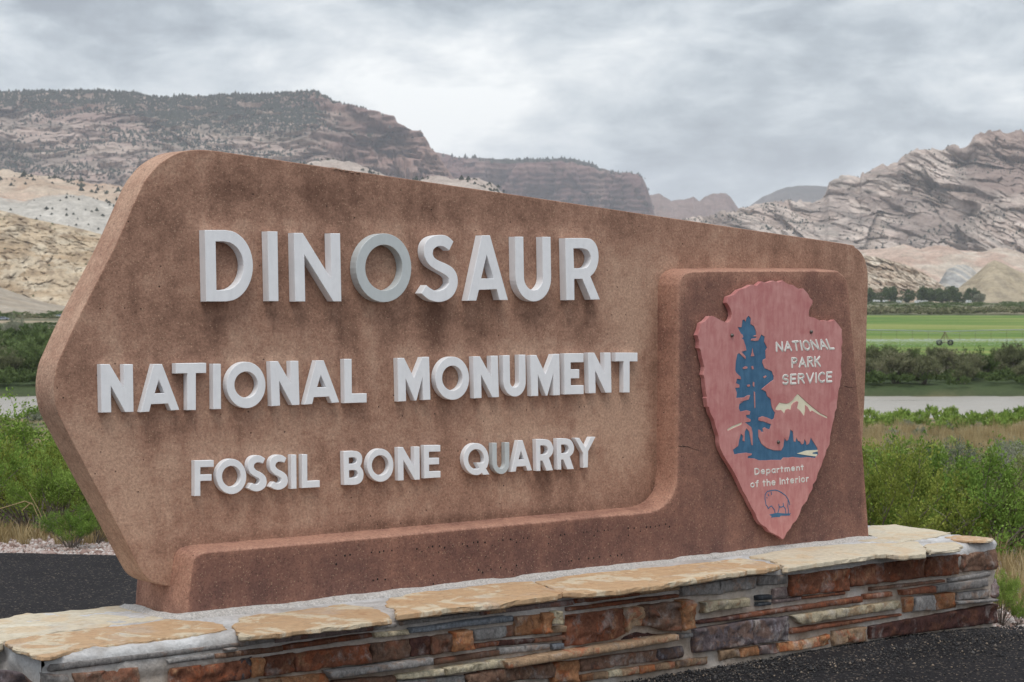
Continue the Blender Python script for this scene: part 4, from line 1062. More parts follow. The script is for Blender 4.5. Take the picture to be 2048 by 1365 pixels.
# stroke lettering and the bison outline: rounded strokes laid into the face
def strokes(lines, wd, yy, name, mat, parent, flat=.35):
    V = []; Fq = []; K = 10
    for ln in lines:
        P = [np.array(p, float) for p in ln]
        for a, b in zip(P, P[1:]):
            d = b - a; l = np.linalg.norm(d)
            if l < 1e-7: continue
            d /= l; nn = np.array([-d[1], d[0]])
            s = len(V); ringo = []
            for k in range(K // 2 + 1):
                t = -math.pi / 2 + math.pi * k / (K // 2); ringo.append(b + wd * (d * math.cos(t) + nn * math.sin(t)))
            for k in range(K // 2 + 1):
                t = math.pi / 2 + math.pi * k / (K // 2); ringo.append(a + wd * (d * math.cos(t) + nn * math.sin(t)))
            n = len(ringo)
            V += [(p[0], yy + .0004, p[1]) for p in ringo]
            mid = [(p - (a if i >= K // 2 + 1 else b)) * .6 + (a if i >= K // 2 + 1 else b) for i, p in enumerate(ringo)]
            V += [(p[0], yy - wd * flat, p[1]) for p in mid]
            Fq += [(s + i, s + (i + 1) % n, s + n + (i + 1) % n, s + n + i) for i in range(n)]
            Fq.append(tuple(range(s + n, s + 2 * n)))
    return link(name, pymesh(name, V, Fq), mat, parent)
def arc(cx, cy, rx, ry, a0, a1, n=9):
    return [(cx + rx * math.cos(math.radians(a0 + (a1 - a0) * i / n)), cy + ry * math.sin(math.radians(a0 + (a1 - a0) * i / n))) for i in range(n + 1)]
G = {   # glyph -> (width, strokes); x-height .68 for the small letters
 'N': (.62, [[(0, 0), (0, 1), (.62, 0), (.62, 1)]]), 'A': (.66, [[(0, 0), (.33, 1), (.66, 0)], [(.11, .33), (.55, .33)]]), 'T': (.6, [[(0, 1), (.6, 1)], [(.3, 1), (.3, 0)]]),
 'I': (.0, [[(0, 0), (0, 1)]]), 'O': (.66, [arc(.33, .5, .33, .5, 0, 360, 16)]), 'L': (.45, [[(0, 1), (0, 0), (.45, 0)]]),
 'P': (.5, [[(0, 0), (0, 1), (.27, 1)] + arc(.27, .76, .23, .24, 90, -90, 8) + [(0, .52)]]),
 'R': (.52, [[(0, 0), (0, 1), (.27, 1)] + arc(.27, .76, .23, .24, 90, -90, 8) + [(0, .52)], [(.26, .52), (.52, 0)]]),
 'K': (.52, [[(0, 0), (0, 1)], [(.5, 1), (0, .42)], [(.16, .6), (.52, 0)]]),
 'S': (.48, [arc(.24, .76, .22, .24, 30, 270, 9) + arc(.24, .26, .24, .26, 90, -150, 9)]),
 'E': (.45, [[(.45, 1), (0, 1), (0, 0), (.45, 0)], [(0, .52), (.4, .52)]]), 'V': (.62, [[(0, 1), (.31, 0), (.62, 1)]]),
 'C': (.52, [arc(.32, .5, .32, .5, 50, 310, 14)]), 'D': (.55, [[(0, 0), (0, 1), (.18, 1)] + arc(.18, .5, .37, .5, 90, -90, 12) + [(0, 0)]]),
 'e': (.44, [[(.0, .35), (.44, .35)] + arc(.22, .34, .22, .34, 0, 310, 12)]), 'p': (.44, [[(0, .66), (0, -.34)], arc(.22, .33, .22, .33, 0, 360, 12)]),
 'a': (.42, [arc(.21, .33, .21, .33, 0, 360, 12), [(.42, .66), (.42, 0)]]), 'r': (.26, [[(0, .66), (0, 0)], [(0, .45), (.08, .6), (.26, .65)]]),
 't': (.26, [[(.1, .95), (.1, 0)], [(-.04, .68), (.26, .68)]]), 'm': (.6, [[(0, .66), (0, 0)], [(0, .45), (.1, .62), (.2, .66), (.3, .55), (.3, 0)], [(.3, .5), (.4, .63), (.5, .66), (.6, .52), (.6, 0)]]),
 'n': (.38, [[(0, .66), (0, 0)], [(0, .45), (.12, .62), (.24, .66), (.38, .52), (.38, 0)]]), 'o': (.46, [arc(.23, .33, .23, .33, 0, 360, 12)]),
 'f': (.26, [[(.1, 0), (.1, .8), (.16, .95), (.28, .98)], [(-.04, .68), (.26, .68)]]), 'h': (.38, [[(0, 1), (0, 0)], [(0, .45), (.12, .62), (.24, .66), (.38, .52), (.38, 0)]]), 'i': (.0, [[(0, .66), (0, 0)], [(0, .9), (0, .93)]]), ' ': (.16, [])}
def write(text, q, wd, mat, track=.26):
    """text set on the quad q (TL TR BR BL of cap height box)"""
    tot = sum(G[c][0] + track for c in text) - track; x = 0
    f = quad_map(q, YF)
    for c in text:
        gw, ss = G[c]
        if ss: strokes([[f(((x + a) / tot, b)) for a, b in ln] for ln in ss], wd, YF, 'plaque_letter', mat, plaque)
        x += gw + track
write('NATIONAL', [z1(940, 712), z1(1465, 680), z1(1500, 768), z1(942, 792)], .0058, M_inlay)
write('PARK', [z1(1092, 865), z1(1362, 850), z1(1366, 938), z1(1094, 950)], .0058, M_inlay)
write('SERVICE', [z1(1003, 1030), z1(1478, 1000), z1(1478, 1088), z1(1003, 1114)], .0056, M_inlay)
write('Department', [z2(590, 628), z2(1030, 592), z2(1032, 636), z2(592, 680)], .0034, M_inlay)
write('of the Interior', [z2(552, 742), z2(1075, 690), z2(1078, 742), z2(554, 796)], .0034, M_inlay)
bis = [[(775, 822), (740, 826), (704, 834), (684, 862), (682, 900), (688, 930), (692, 958), (704, 970), (712, 990), (726, 975), (742, 966), (758, 988), (770, 1005), (776, 1042)],
       [(775, 822), (805, 830), (835, 846), (870, 872), (892, 905), (904, 935), (907, 955)], [(892, 905), (893, 940), (889, 970), (896, 1000), (894, 1038)],
       [(778, 1042), (800, 1030), (812, 985), (808, 952)], [(812, 972), (830, 978), (850, 968), (868, 990), (872, 1038)], [(848, 942), (852, 968)], [(738, 840), (742, 862)], [(712, 860), (718, 874)], [(700, 890), (702, 893)]]
strokes([[onface(*z2(*p), YF) for p in ln] for ln in bis], .0029, YF, 'bison_outline', M_blue, plaque, .3)
gb = np.array([onface(*z2(*p), YF) for p in [(720, 1045), (760, 1034), (800, 1028), (860, 1034), (920, 1032), (908, 1046), (918, 1052), (880, 1056), (825, 1056), (815, 1068), (780, 1068), (735, 1074), (742, 1060)]])
V, Fc = solid([gb], [(YF + RD, 0), (YF - .0008, .0004)])
link('bison_ground', pymesh('bison_ground', V, Fc), M_blue, plaque)
for p in (z1(505, 640), z1(1277, 605), z2(802, 385)):
    c = onface(*p, YF)
    V = []; Fq = []; n = 14
    for r, yy in ((.0085, YF + .001), (.0085, YF - .004), (.006, YF - .0075), (.0025, YF - .009)):
        V += [(c[0] + r * math.cos(2 * math.pi * i / n), yy, c[1] + r * math.sin(2 * math.pi * i / n)) for i in range(n)]
    for k in range(3): Fq += [(k * n + i, k * n + (i + 1) % n, (k + 1) * n + (i + 1) % n, (k + 1) * n + i) for i in range(n)]
    Fq.append(tuple(range(3 * n, 4 * n)))
    link('bolt', pymesh('bolt', V, Fq), M_bolt, plaque)
# two old screw plates on the pedestal's left end
for (x, y) in ((311, 1180), (313, 1203)):
    pass

# ================================================================== THE STONE BASE
wall = empty('stone_base_wall', tuple(ORG), THETA,
             label='low wall of stacked red and gray stone with pale flagstone top carrying the sign', category='stone wall')
YB = .43; UL, UR = -.725, 4.165
def nz(x, y, s, sc_, o=4): return fbm(x * sc_, y * sc_, s, o) - .5
# mortar core: front, top, two ends, back as one displaced shell
us = np.arange(UL, UR + .001, .02)
prof = [(YW + .006, z) for z in np.arange(-.06, .395, .016)] + [(YW + .006 + a, b) for a, b in ((.003, .405), (.010, .418), (.022, .426))]
prof += [(y, .43) for y in np.arange(YW + .05, YB - .02, .025)] + [(YB, .42)] + [(YB, z) for z in np.arange(.36, -.07, -.06)]
prof = np.array(prof); nr = len(prof)
V = np.zeros((len(us), nr, 3))
V[:, :, 0] = us[:, None]; V[:, :, 1] = prof[None, :, 0]; V[:, :, 2] = prof[None, :, 1]
s_par = np.cumsum(np.r_[0, np.hypot(*np.diff(prof, axis=0).T)])
N1 = nz(us[:, None] + 0 * s_par, s_par[None, :] + 0 * us[:, None], 3, 9) * .022 + nz(us[:, None] * 3 + 0 * s_par, s_par[None, :] * 1 + 0 * us[:, None], 8, 30) * .008
isfront = (prof[:, 0] < YW + .03) & (prof[:, 1] < .40)
V[:, :, 1] += np.where(isfront[None, :], N1, 0)
V[:, :, 2] += np.where(~isfront[None, :] & (prof[:, 1] > .40)[None, :], N1 * .8, 0)
top_slump = (prof[:, 1] > .33) & (prof[:, 0] < YW + .03)
V[:, :, 1] -= np.where(top_slump[None, :], .012 * sstep(.35, .6, fbm(us * 2.2, us * 0 + 3, 4, 3))[:, None], 0)
# ends lean and round a little
eL = sstep(.05, 0, us - UL)[:, None]; eR = sstep(.05, 0, UR - us)[:, None]
V[:, :, 1] += np.where(isfront[None, :], .03 * eL + .012 * eR, 0)
Vf = V.reshape(-1, 3); Q = gridfaces(len(us), nr)
me = fastmesh('mortar_core', Vf, Q[:, ::-1], True)
core = link('mortar_core', me, M_mortar, wall)
for side, i in ((-1, 0), (1, len(us) - 1)):                         # end faces, rough
    ys = np.linspace(YW + .03, YB - .01, 30); zs = np.linspace(-.06, .425, 22)
    Y, Zg = np.meshgrid(ys, zs, indexing='ij')
    X = (UL if side < 0 else UR) + side * (-.005 + .05 * nz(Y + 5 * side, Zg * 2.2, 7, 7) + .016 * nz(Y, Zg, 2, 40)) * sstep(0, .05, np.minimum(Y - ys[0], ys[-1] - Y) + .01)
    Vv = np.stack([X.ravel(), Y.ravel(), Zg.ravel()], 1); q = gridfaces(30, 22)
    link('mortar_end', fastmesh('mortar_end', Vv, q if side > 0 else q[:, ::-1], True), M_mortar, wall)

def resample(P, n):
    P = np.array(P, float); d = np.r_[0, np.cumsum(np.hypot(*np.diff(P, axis=0).T))]; t = np.linspace(0, d[-1], n)
    return np.stack([np.interp(t, d, P[:, 0]), np.interp(t, d, P[:, 1])], 1)
stone_n = [0]
def stone(kind, top, bot, pro=.012, rough=1.0, plane=YW):
    """top/bot: polylines (left to right) in the photograph; pro: how far the face stands out of the joint"""
    stone_n[0] += 1; sd = stone_n[0] * 7
    yf = plane - pro
    T = [onface(x, y, yf) for x, y in top]; B = [onface(x, y, yf) for x, y in bot]
    L = T[-1][0] - T[0][0]; H = max(.012, np.mean([t[1] for t in T]) - np.mean([b[1] for b in B]))
    nu = int(max(8, min(64, L / .010))); nv = int(max(5, min(18, H / .009 + 3)))
    def pars(n, ln):
        e = min(.12, .0022 / max(ln, .01)); e2 = min(.24, .006 / max(ln, .01))
        return np.r_[0, e, e2, np.linspace(e2, 1 - e2, max(2, n - 4))[1:-1], 1 - e2, 1 - e, 1]
    pu, pv = pars(nu, L), pars(nv, H)
    Tn = np.array(T); Bn = np.array(B); Tn[:, 1] += .0008; Bn[:, 1] -= .0008; Tn[0, 0] -= .002; Bn[0, 0] -= .002; Tn[-1, 0] += .002; Bn[-1, 0] += .002
    def at(P, s):
        d = np.r_[0, np.cumsum(np.hypot(*np.diff(P, axis=0).T))]; d /= d[-1]
        return np.stack([np.interp(s, d, P[:, 0]), np.interp(s, d, P[:, 1])], 1)
    A = at(Tn, pu); Bq = at(Bn, pu)
    wob = (fbm(A[:, 0] * 18, A[:, 0] * 0 + sd, sd, 3) - .5) * .006 * rough
    wob2 = (fbm(A[:, 0] * 18, A[:, 0] * 0 + sd + 9, sd + 1, 3) - .5) * .006 * rough
    A = A + np.stack([0 * wob, wob], 1); Bq = Bq + np.stack([0 * wob2, wob2], 1)
    G3 = A[:, None, :] * (1 - pv)[None, :, None] + Bq[:, None, :] * pv[None, :, None]
    G3[:, :, 0] += ((vn(pv * 5 + sd, pv * 0, sd) - .5) * .012 * rough)[None, :] * (np.exp(-pu * 9) + np.exp(-(1 - pu) * 9))[:, None]
    eu = np.minimum(pu, 1 - pu) * max(L, .01); ev = np.minimum(pv, 1 - pv) * H
    e = np.minimum(eu[:, None], ev[None, :])
    yy = np.where(e < 1e-6, plane + .035, yf + np.where(e < .0026, .0035, 0))
    nzv = (fbm(G3[:, :, 0] * 22, G3[:, :, 1] * 40, sd, 4) - .5) * .020 * rough + (ridged(G3[:, :, 0] * 9 + sd, G3[:, :, 1] * 9, sd + 3, 3) - .6) * .014 * rough
    fb = (blocks(G3[:, :, 0] * 15 + sd, G3[:, :, 1] * 24, sd + 5)[0] - .5) * .016 + (blocks(G3[:, :, 0] * 38 + sd, G3[:, :, 1] * 50, sd + 6)[0] - .5) * .006
    yy = yy + np.where(e < 1e-6, 0, (nzv * .3 + fb * rough * .85) * min(1, H / .05))
    V = np.stack([G3[:, :, 0].ravel(), yy.ravel(), G3[:, :, 1].ravel()], 1)
    m = fastmesh('stone', V, gridfaces(len(pu), len(pv))[:, ::-1], rough < .75)
    # back ring to close it
    link('stone', m, RK[kind], wall)
w1, w2, w3, w4 = zm(0, 1150, 3.938), zm(480, 1150, 3.938), zm(960, 1100, 3.938), zm(1440, 1020, 3.368)
def S(kind, z, tl, tr, br, bl, pro=.012, rough=1.0, z2_=None):
    zz = z2_ or z
    stone(kind, [z(*tl), zz(*tr)], [z(*bl), zz(*br)], pro, rough)
S('gray', w1, (405, 705), (1915, 530), (1915, 566), (405, 772), .010, .5)
S('gray', w1, (1315, 668), (1690, 620), (1690, 662), (1330, 708), .016, .5)
S('brown', w1, (1695, 622), (2200, 560), (2200, 612), (1695, 668), .012, .5)
S('gray', w1, (1780, 590), (1870, 575), (1880, 592), (1790, 605), .03, .4)
S('rust', w1, (1345, 738), (1985, 668), (1985, 822), (1345, 905), .012)
S('brown', w1, (590, 780), (1105, 722), (1112, 905), (590, 960), .014)
S('gray', w1, (370, 788), (545, 778), (550, 920), (370, 930), .006)
S('purple', w1, (-260, 740), (200, 780), (350, 900), (-260, 1000), -.002, 1.6)
S('mauve', w2, (282, 494), (1050, 402), (1055, 446), (285, 540), .012, .6)
S('gray', w2, (1056, 398), (1245, 378), (1245, 412), (1058, 446), .010, .6)
S('gray', w2, (0, 502), (278, 482), (272, 532), (0, 574), .014, .6)
S('rust', w2, (350, 556), (1040, 456), (1040, 496), (350, 600), .018, .7)
S('brown', w2, (0, 592), (340, 558), (340, 604), (0, 642), .012, .6)
S('cream', w2, (1062, 462), (1336, 430), (1340, 474), (1070, 502), .018, .8)
S('blue', w2, (1346, 424), (2100, 322), (2100, 378), (1350, 466), .022, .5)
S('gray', w2, (1268, 362), (1890, 290), (1895, 322), (1270, 404), .010, .6)
S('tan', w2, (1900, 288), (2100, 262), (2100, 298), (1905, 324), .014, .6)
S('purple', w2, (0, 650), (95, 642), (95, 808), (0, 830), .008)
S('orange', w2, (105, 664), (195, 656), (195, 806), (108, 818), .028, 1.1)
S('rust', w2, (198, 652), (432, 622), (438, 774), (198, 806), .022)
S('rust', w2, (440, 622), (1030, 545), (1030, 700), (442, 772), .018)
S('brown', w2, (1034, 544), (1340, 506), (1340, 656), (1034, 698), .014)
S('maroon', w2, (1346, 506), (1500, 486), (1500, 636), (1350, 650), .018)
S('brown', w2, (1504, 486), (1700, 460), (1700, 612), (1504, 634), .016)
S('orange', w2, (1706, 458), (1838, 440), (1850, 594), (1706, 616), .045, .8)
S('gray', w2, (1845, 436), (2100, 404), (2100, 494), (1860, 526), .014, .7)
S('rust', w2, (1862, 544), (2100, 512), (2100, 552), (1850, 592), .012, .6)
S('gray', w2, (705, 765), (1530, 655), (1535, 714), (742, 824), .045, .45)
S('brown', w2, (1538, 668), (2100, 582), (2100, 632), (1540, 716), .016, .5)
S('brown', w2, (745, 832), (1236, 792), (1236, 880), (700, 920), .010, .8)
S('cream', w2, (1242, 790), (1620, 738), (1618, 800), (1248, 832), .022, .9)
S('cream', w2, (1624, 736), (2100, 666), (2100, 735), (1622, 798), .028, .9)
S('orange', w2, (330, 812), (690, 775), (690, 880), (330, 920), .020)
S('tan', w2, (180, 828), (325, 814), (325, 920), (180, 930), .012)
S('gray', w2, (1240, 836), (1780, 790), (1780, 920), (1240, 930), .010, .6)
S('brown', w2, (1790, 785), (2100, 748), (2100, 930), (1790, 930), .018, 1.4)
# bottom course nearest the camera, below the frame's edge
for i, (x0, x1, k) in enumerate([(-900, -300, 'tan'), (-290, 100, 'rust'), (110, 560, 'brown')]):
    S(k, w2, (x0, 980 + (560 - x0) * .11), (x1, 980 + (560 - x1) * .11), (x1, 1100 + (560 - x1) * .11), (x0, 1100 + (560 - x0) * .11), .012)
S('mauve', w3, (0, 482), (740, 388), (745, 438), (15, 520), .014, .5)
S('rust', w3, (748, 386), (1258, 332), (1264, 364), (750, 430), .016, .5)
S('tan', w3, (1270, 328), (1575, 290), (1580, 318), (1270, 360), .014, .6)
S('rust', w3, (698, 455), (1575, 350), (1575, 378), (705, 490), .026, .5)
S('blue', w3, (150, 532), (270, 520), (272, 565), (150, 580), .012, .5)
S('brown', w3, (160, 608), (270, 595), (272, 684), (160, 700), .012, .6)
S('orange', w3, (285, 527), (500, 500), (508, 665), (288, 690), .018)
S('orange', w3, (505, 500), (600, 490), (560, 655), (510, 664), .034, 1.4)
S('cream', w3, (600, 490), (655, 484), (658, 598), (596, 592), .050, .8)
S('tan', w3, (565, 606), (684, 600), (684, 656), (565, 662), .014, 1)
S('maroon', w3, (150, 714), (430, 696), (430, 738), (150, 764), .014, .6)
S('brown', w3, (438, 700), (676, 672), (678, 714), (440, 740), .014, .6)
S('gray', w3, (150, 772), (556, 740), (560, 785), (150, 836), .016, .5)
S('blue', w3, (572, 742), (668, 735), (670, 780), (576, 795), .012, .5)
stone('rust', [w3(695, 520), w3(940, 484), w3(1150, 462)], [w3(695, 768), w3(900, 735), w3(1100, 700), w3(1160, 655)], .020, 1.3)
stone('tan', [w3(1152, 462), w3(1300, 444)], [w3(1165, 655), w3(1215, 618), w3(1300, 602)], .028, 1.3)
stone('brown', [w3(1302, 444), w3(1590, 406)], [w3(1302, 602), w3(1400, 622), w3(1460, 640), w3(1592, 648)], .034, 1.6)
S('orange', w3, (1600, 404), (1700, 400), (1712, 620), (1605, 640), .048, 1.1)
stone('maroon', [w3(1110, 700), w3(1230, 640), w3(1450, 655)], [w3(1110, 730), w3(1230, 720), w3(1450, 700)], -.004, 1)
S('tan', w3, (215, 880), (1570, 666), (1575, 716), (235, 946), .055, .45)
S('cream', w3, (80, 872), (195, 864), (195, 935), (80, 946), .026, .9)
S('brown', w3, (0, 958), (580, 892), (584, 1010), (0, 1060), .018, 1.3)
S('orange', w3, (586, 890), (785, 872), (790, 1044), (586, 1050), .020, 1.2)
S('brown', w3, (800, 866), (1400, 786), (1405, 880), (800, 964), .016, .8)
S('purple', w3, (1404, 786), (1600, 758), (1610, 850), (1408, 880), .014, .8)
for i, (x0, x1, k) in enumerate([(800, 900, 'orange'), (905, 1010, 'tan'), (1015, 1120, 'cream'), (1125, 1260, 'tan'), (1265, 1380, 'orange'), (1385, 1542, 'tan')]):
    f0 = lambda x: 985 - (x - 800) * .145
    S(k, w3, (x0, f0(x0)), (x1, f0(x1)), (x1, f0(x1) + 62), (x0, f0(x0) + 62), .014, 1)
S('tan', w3, (1560, 876), (1800, 842), (1800, 905), (1560, 940), .010, 1)
S('gray', w3, (1590, 292), (1885, 250), (1885, 356), (1590, 370), .016, .9)
stone('gray', [w3(1890, 250), w4(242, 442)], [w3(1890, 356), w4(245, 532)], .014, .9)
S('maroon', w3, (1728, 562), (2050, 512), (2050, 552), (1732, 590), .018, .5)
stone('rust', [w3(2054, 511), w4(400, 668), w4(966, 582)], [w3(2054, 551), w4(400, 700), w4(970, 626)], .020, .5)
stone('cream', [w3(1778, 416), w4(120, 604), w4(208, 590)], [w3(1782, 500), w4(120, 665), w4(214, 650)], .030, 1.1)
stone('purple', [w3(1702, 626), w4(225, 740)], [w3(1700, 815), w4(230, 912)], .020, .7)
S('purple', w4, (229, 740), (476, 716), (468, 882), (234, 912), .018, .8)
S('gray', w3, (1586, 662), (1680, 656), (1680, 690), (1592, 705), .024, .7)
S('gray', w4, (250, 442), (450, 436), (456, 500), (255, 516), .014, .9)
S('black', w4, (262, 580), (356, 570), (354, 606), (262, 614), .016, .7)
S('black', w4, (262, 628), (350, 622), (345, 646), (264, 654), .016, .7)
S('mauve', w4, (366, 532), (455, 516), (455, 590), (372, 600), .012, .6)
S('rust', w4, (486, 442), (875, 392), (885, 546), (490, 585), .020, 1.1)
S('rust', w4, (882, 388), (1390, 322), (1388, 458), (892, 522), .022, 1.1)
S('rust', w4, (1394, 322), (1618, 300), (1620, 440), (1394, 456), .018, 1.2)
S('brown', w4, (1624, 300), (1868, 266), (1868, 400), (1628, 428), .012, 1.1)
S('mauve', w4, (366, 606), (550, 585), (550, 610), (370, 635), .010, .4)
S('rust', w4, (556, 585), (850, 550), (850, 575), (560, 605), .014, .4)
S('brown', w4, (1020, 522), (1520, 470), (1520, 490), (1022, 550), .012, .4)
S('gray', w4, (1546, 465), (1820, 412), (1822, 450), (1550, 490), .012, .6)
S('rust', w4, (1235, 546), (1460, 512), (1460, 562), (1240, 578), .026, .6)
S('gray', w4, (1462, 512), (1815, 460), (1816, 520), (1462, 562), .026, .6)
S('rust', w4, (980, 571), (1165, 550), (1170, 584), (985, 608), .018, .6)
S('cream', w4, (490, 712), (780, 672), (782, 738), (560, 780), .030, 1.1)
S('cream', w4, (784, 672), (1225, 610), (1228, 664), (786, 738), .030, 1.1)
S('orange', w4, (1245, 590), (1305, 586), (1310, 688), (1255, 695), .020, .8)
S('gray', w4, (1308, 586), (1450, 572), (1452, 680), (1312, 688), .020, .8)
S('orange', w4, (1454, 572), (1590, 556), (1595, 664), (1456, 680), .020, .9)
S('gray', w4, (1600, 560), (1816, 536), (1816, 595), (1605, 612), .014, .6)
S('gray', w4, (1600, 618), (1880, 602), (1872, 620), (1605, 642), .036, .4)
S('rust', w4, (490, 798), (1225, 700), (1225, 716), (490, 842), .018, .5)
S('maroon', w4, (1018, 785), (1875, 632), (1876, 764), (1022, 874), .018, .7)
for (x0, yt0, x1, yt1, h0, k) in [(0, 950, 130, 930, 68, 'tan'), (135, 934, 262, 918, 66, 'orange'), (266, 918, 392, 900, 66, 'mauve'), (396, 900, 545, 882, 64, 'orange'), (552, 882, 676, 856, 66, 'tan'), (686, 856, 740, 840, 70, 'orange'), (766, 820, 856, 802, 98, 'tan'), (862, 802, 988, 786, 100, 'tan')]:
    S(k, w4, (x0, yt0), (x1, yt1), (x1 + 8, yt1 + h0), (x0 + 6, yt0 + h0), .014, 1.0)
# right corner quoin seen edge-on
stone('mauve', [w4(1828, 440), w4(1872, 470)], [w4(1828, 590), w4(1868, 600)], -.006, 1.2)

# flagstones on top
cap_n = [0]
def cap(kind, pts, z=.438, th=.026):
    cap_n[0] += 1; sd = cap_n[0] * 13
    P = np.array([onz(x, y, z) for x, y in pts])
    if area2(P) < 0: P = P[::-1]
    P = smooth_loop(P, 9, True, 40)
    P = P + (np.stack([fbm(P[:, 0] * 25, P[:, 1] * 25, sd, 3), fbm(P[:, 0] * 25, P[:, 1] * 25, sd + 5, 3)], 1) - .5) * .030 + (np.stack([blocks(P[:, 0] * 16, P[:, 1] * 16, sd)[1], blocks(P[:, 0] * 16, P[:, 1] * 16, sd + 50)[1]], 1) - .5) * .012
    rows = [(z - th, .006), (z - th * .75, .0), (z - th * .25, .0), (z - .002, .001), (z, .004)]
    V = []; Fq = []; n = len(P)
    for k, (zz, ins) in enumerate(rows):
        R = inset(P, ins); lam = (fbm(P[:, 0] * 30, P[:, 1] * 30 + k * 2.2, sd + 7, 3) - .5) * .010
        c = P.mean(0); R = R + (R - c) / np.linalg.norm(R - c, axis=1)[:, None] * lam[:, None]
        V += [(p[0], p[1], zz + (fbm(p[0] * 5, p[1] * 5, sd, 3) - .5) * .008) for p in R]
    for k in range(len(rows) - 1): Fq += [(k * n + i, k * n + (i + 1) % n, (k + 1) * n + (i + 1) % n, (k + 1) * n + i) for i in range(n)]
    tris = tessellate_polygon([[Vector((V[(len(rows) - 1) * n + i][0], V[(len(rows) - 1) * n + i][1], 0)) for i in range(n)]])
    b = (len(rows) - 1) * n
    for t in tris:
        a, bb, c = [np.array(V[b + q][:2]) for q in t]
        cr = (bb[0] - a[0]) * (c[1] - a[1]) - (bb[1] - a[1]) * (c[0] - a[0])
        Fq.append(tuple(b + q for q in (t if cr > 0 else t[::-1])))
    link('flagstone', pymesh('flagstone', V, Fq), RK[kind], wall)
cap('cap_orange', [w1(*p) for p in [(42, 532), (90, 510), (380, 465), (740, 425), (1100, 388), (1300, 352), (1620, 365), (1800, 412), (1500, 468), (1200, 505), (900, 543), (600, 582), (400, 636), (320, 640), (150, 590)]], .437, .016)
cap('cap_cream', [w1(*p) for p in [(-300, 400), (0, 348), (200, 304), (370, 302), (1070, 233), (1250, 262), (1300, 340), (700, 420), (250, 475), (40, 525), (0, 545), (-300, 600)]], .434, .03)
cap('cap_orange', [w2(*p) for p in [(20, 480), (-40, 400), (0, 332), (500, 272), (800, 222), (1000, 250), (1080, 262), (1195, 330), (1170, 350), (1000, 372), (850, 400), (560, 425), (300, 462), (120, 478)]], .439, .020)
cap('cap_orange', [w2(*p) for p in [(1232, 318), (1212, 270), (1150, 218), (1250, 168), (1600, 120), (2040, 62)]] + [w3(*p) for p in [(400, 248), (540, 290), (645, 318), (640, 342), (560, 358), (150, 418), (0, 434)]] + [w2(*p) for p in [(1650, 262)]], .439, .024)
cap('cap_orange', [w3(*p) for p in [(420, 245), (700, 205), (1100, 162), (1890, 88)]] + [w4(*p) for p in [(100, 322), (250, 340), (395, 376), (330, 392), (120, 418), (0, 436)]] + [w3(*p) for p in [(1500, 262), (1300, 290), (950, 330), (660, 340), (560, 300)]], .438, .024)
cap('cap_cream', [w4(*p) for p in [(402, 362), (290, 330), (180, 316), (500, 258), (860, 232), (1010, 224), (1330, 212), (1385, 262), (1378, 296), (1200, 312), (1120, 296), (950, 318), (800, 338), (600, 365), (410, 392)]], .437, .024)
cap('cap_cream', [w4(*p) for p in [(900, 205), (940, 150), (1020, 104), (1180, 96), (1330, 118), (1460, 136), (1550, 152), (1480, 176), (1300, 205), (1100, 215)]], .436, .02)
cap('cap_cream', [w4(*p) for p in [(1392, 264), (1378, 236), (1480, 222), (1580, 215), (1624, 240), (1618, 262), (1500, 274), (1405, 280)]], .439, .016)
cap('cap_orange', [w4(*p) for p in [(1510, 180), (1600, 172), (1720, 178), (1832, 190), (1828, 208), (1700, 214), (1580, 204)]], .437, .012)
cap('cap_cream', [(960, 1128), (1100, 1096), (1300, 1074), (1500, 1052), (1640, 1040), (1640, 1030), (1300, 1062), (1000, 1100)], .436, .02)

# bead of mortar round the pedestal's foot
u0 = 0.0; 
def bead(path, seed, h=.016, wdt=.030):
    pts = np.array(path, float); d = np.r_[0, np.cumsum(np.hypot(*np.diff(pts, axis=0).T))]
    n = int(d[-1] / .012); t = np.linspace(0, d[-1], n)
    P = np.stack([np.interp(t, d, pts[:, 0]), np.interp(t, d, pts[:, 1])], 1)
    T = np.gradient(P, axis=0); T /= np.linalg.norm(T, axis=1)[:, None]; Nn = np.stack([T[:, 1], -T[:, 0]], 1)
    rows = []
    for k, (a, b) in enumerate([(-.02, 1.0), (.1, .9), (.4, .62), (.75, .35), (1.0, 0.05), (1.05, -.4)]):
        ww = wdt * (.55 + .9 * fbm(t * 7, t * 0 + k * .2, seed, 4)); hh = h * (.5 + 1.0 * fbm(t * 9, t * 0 + 4 + k * .3, seed + 2, 4))
        q = P + Nn * (a * ww)[:, None]
        rows.append(np.stack([q[:, 0], q[:, 1], ZT + .002 + b * hh], 1))
    V = np.stack(rows, 1).reshape(-1, 3)
    me = fastmesh('mortar_bead', V, gridfaces(n, len(rows)), True)
    link('mortar_bead', me, M_fillet, wall)
pf = onface(1741, 1083, 0)[0]
bead([(-.03, D_PED), (-.028, .1), (-.02, .0), (pf + .02, .0), (pf + .02, D_PED)], 3)
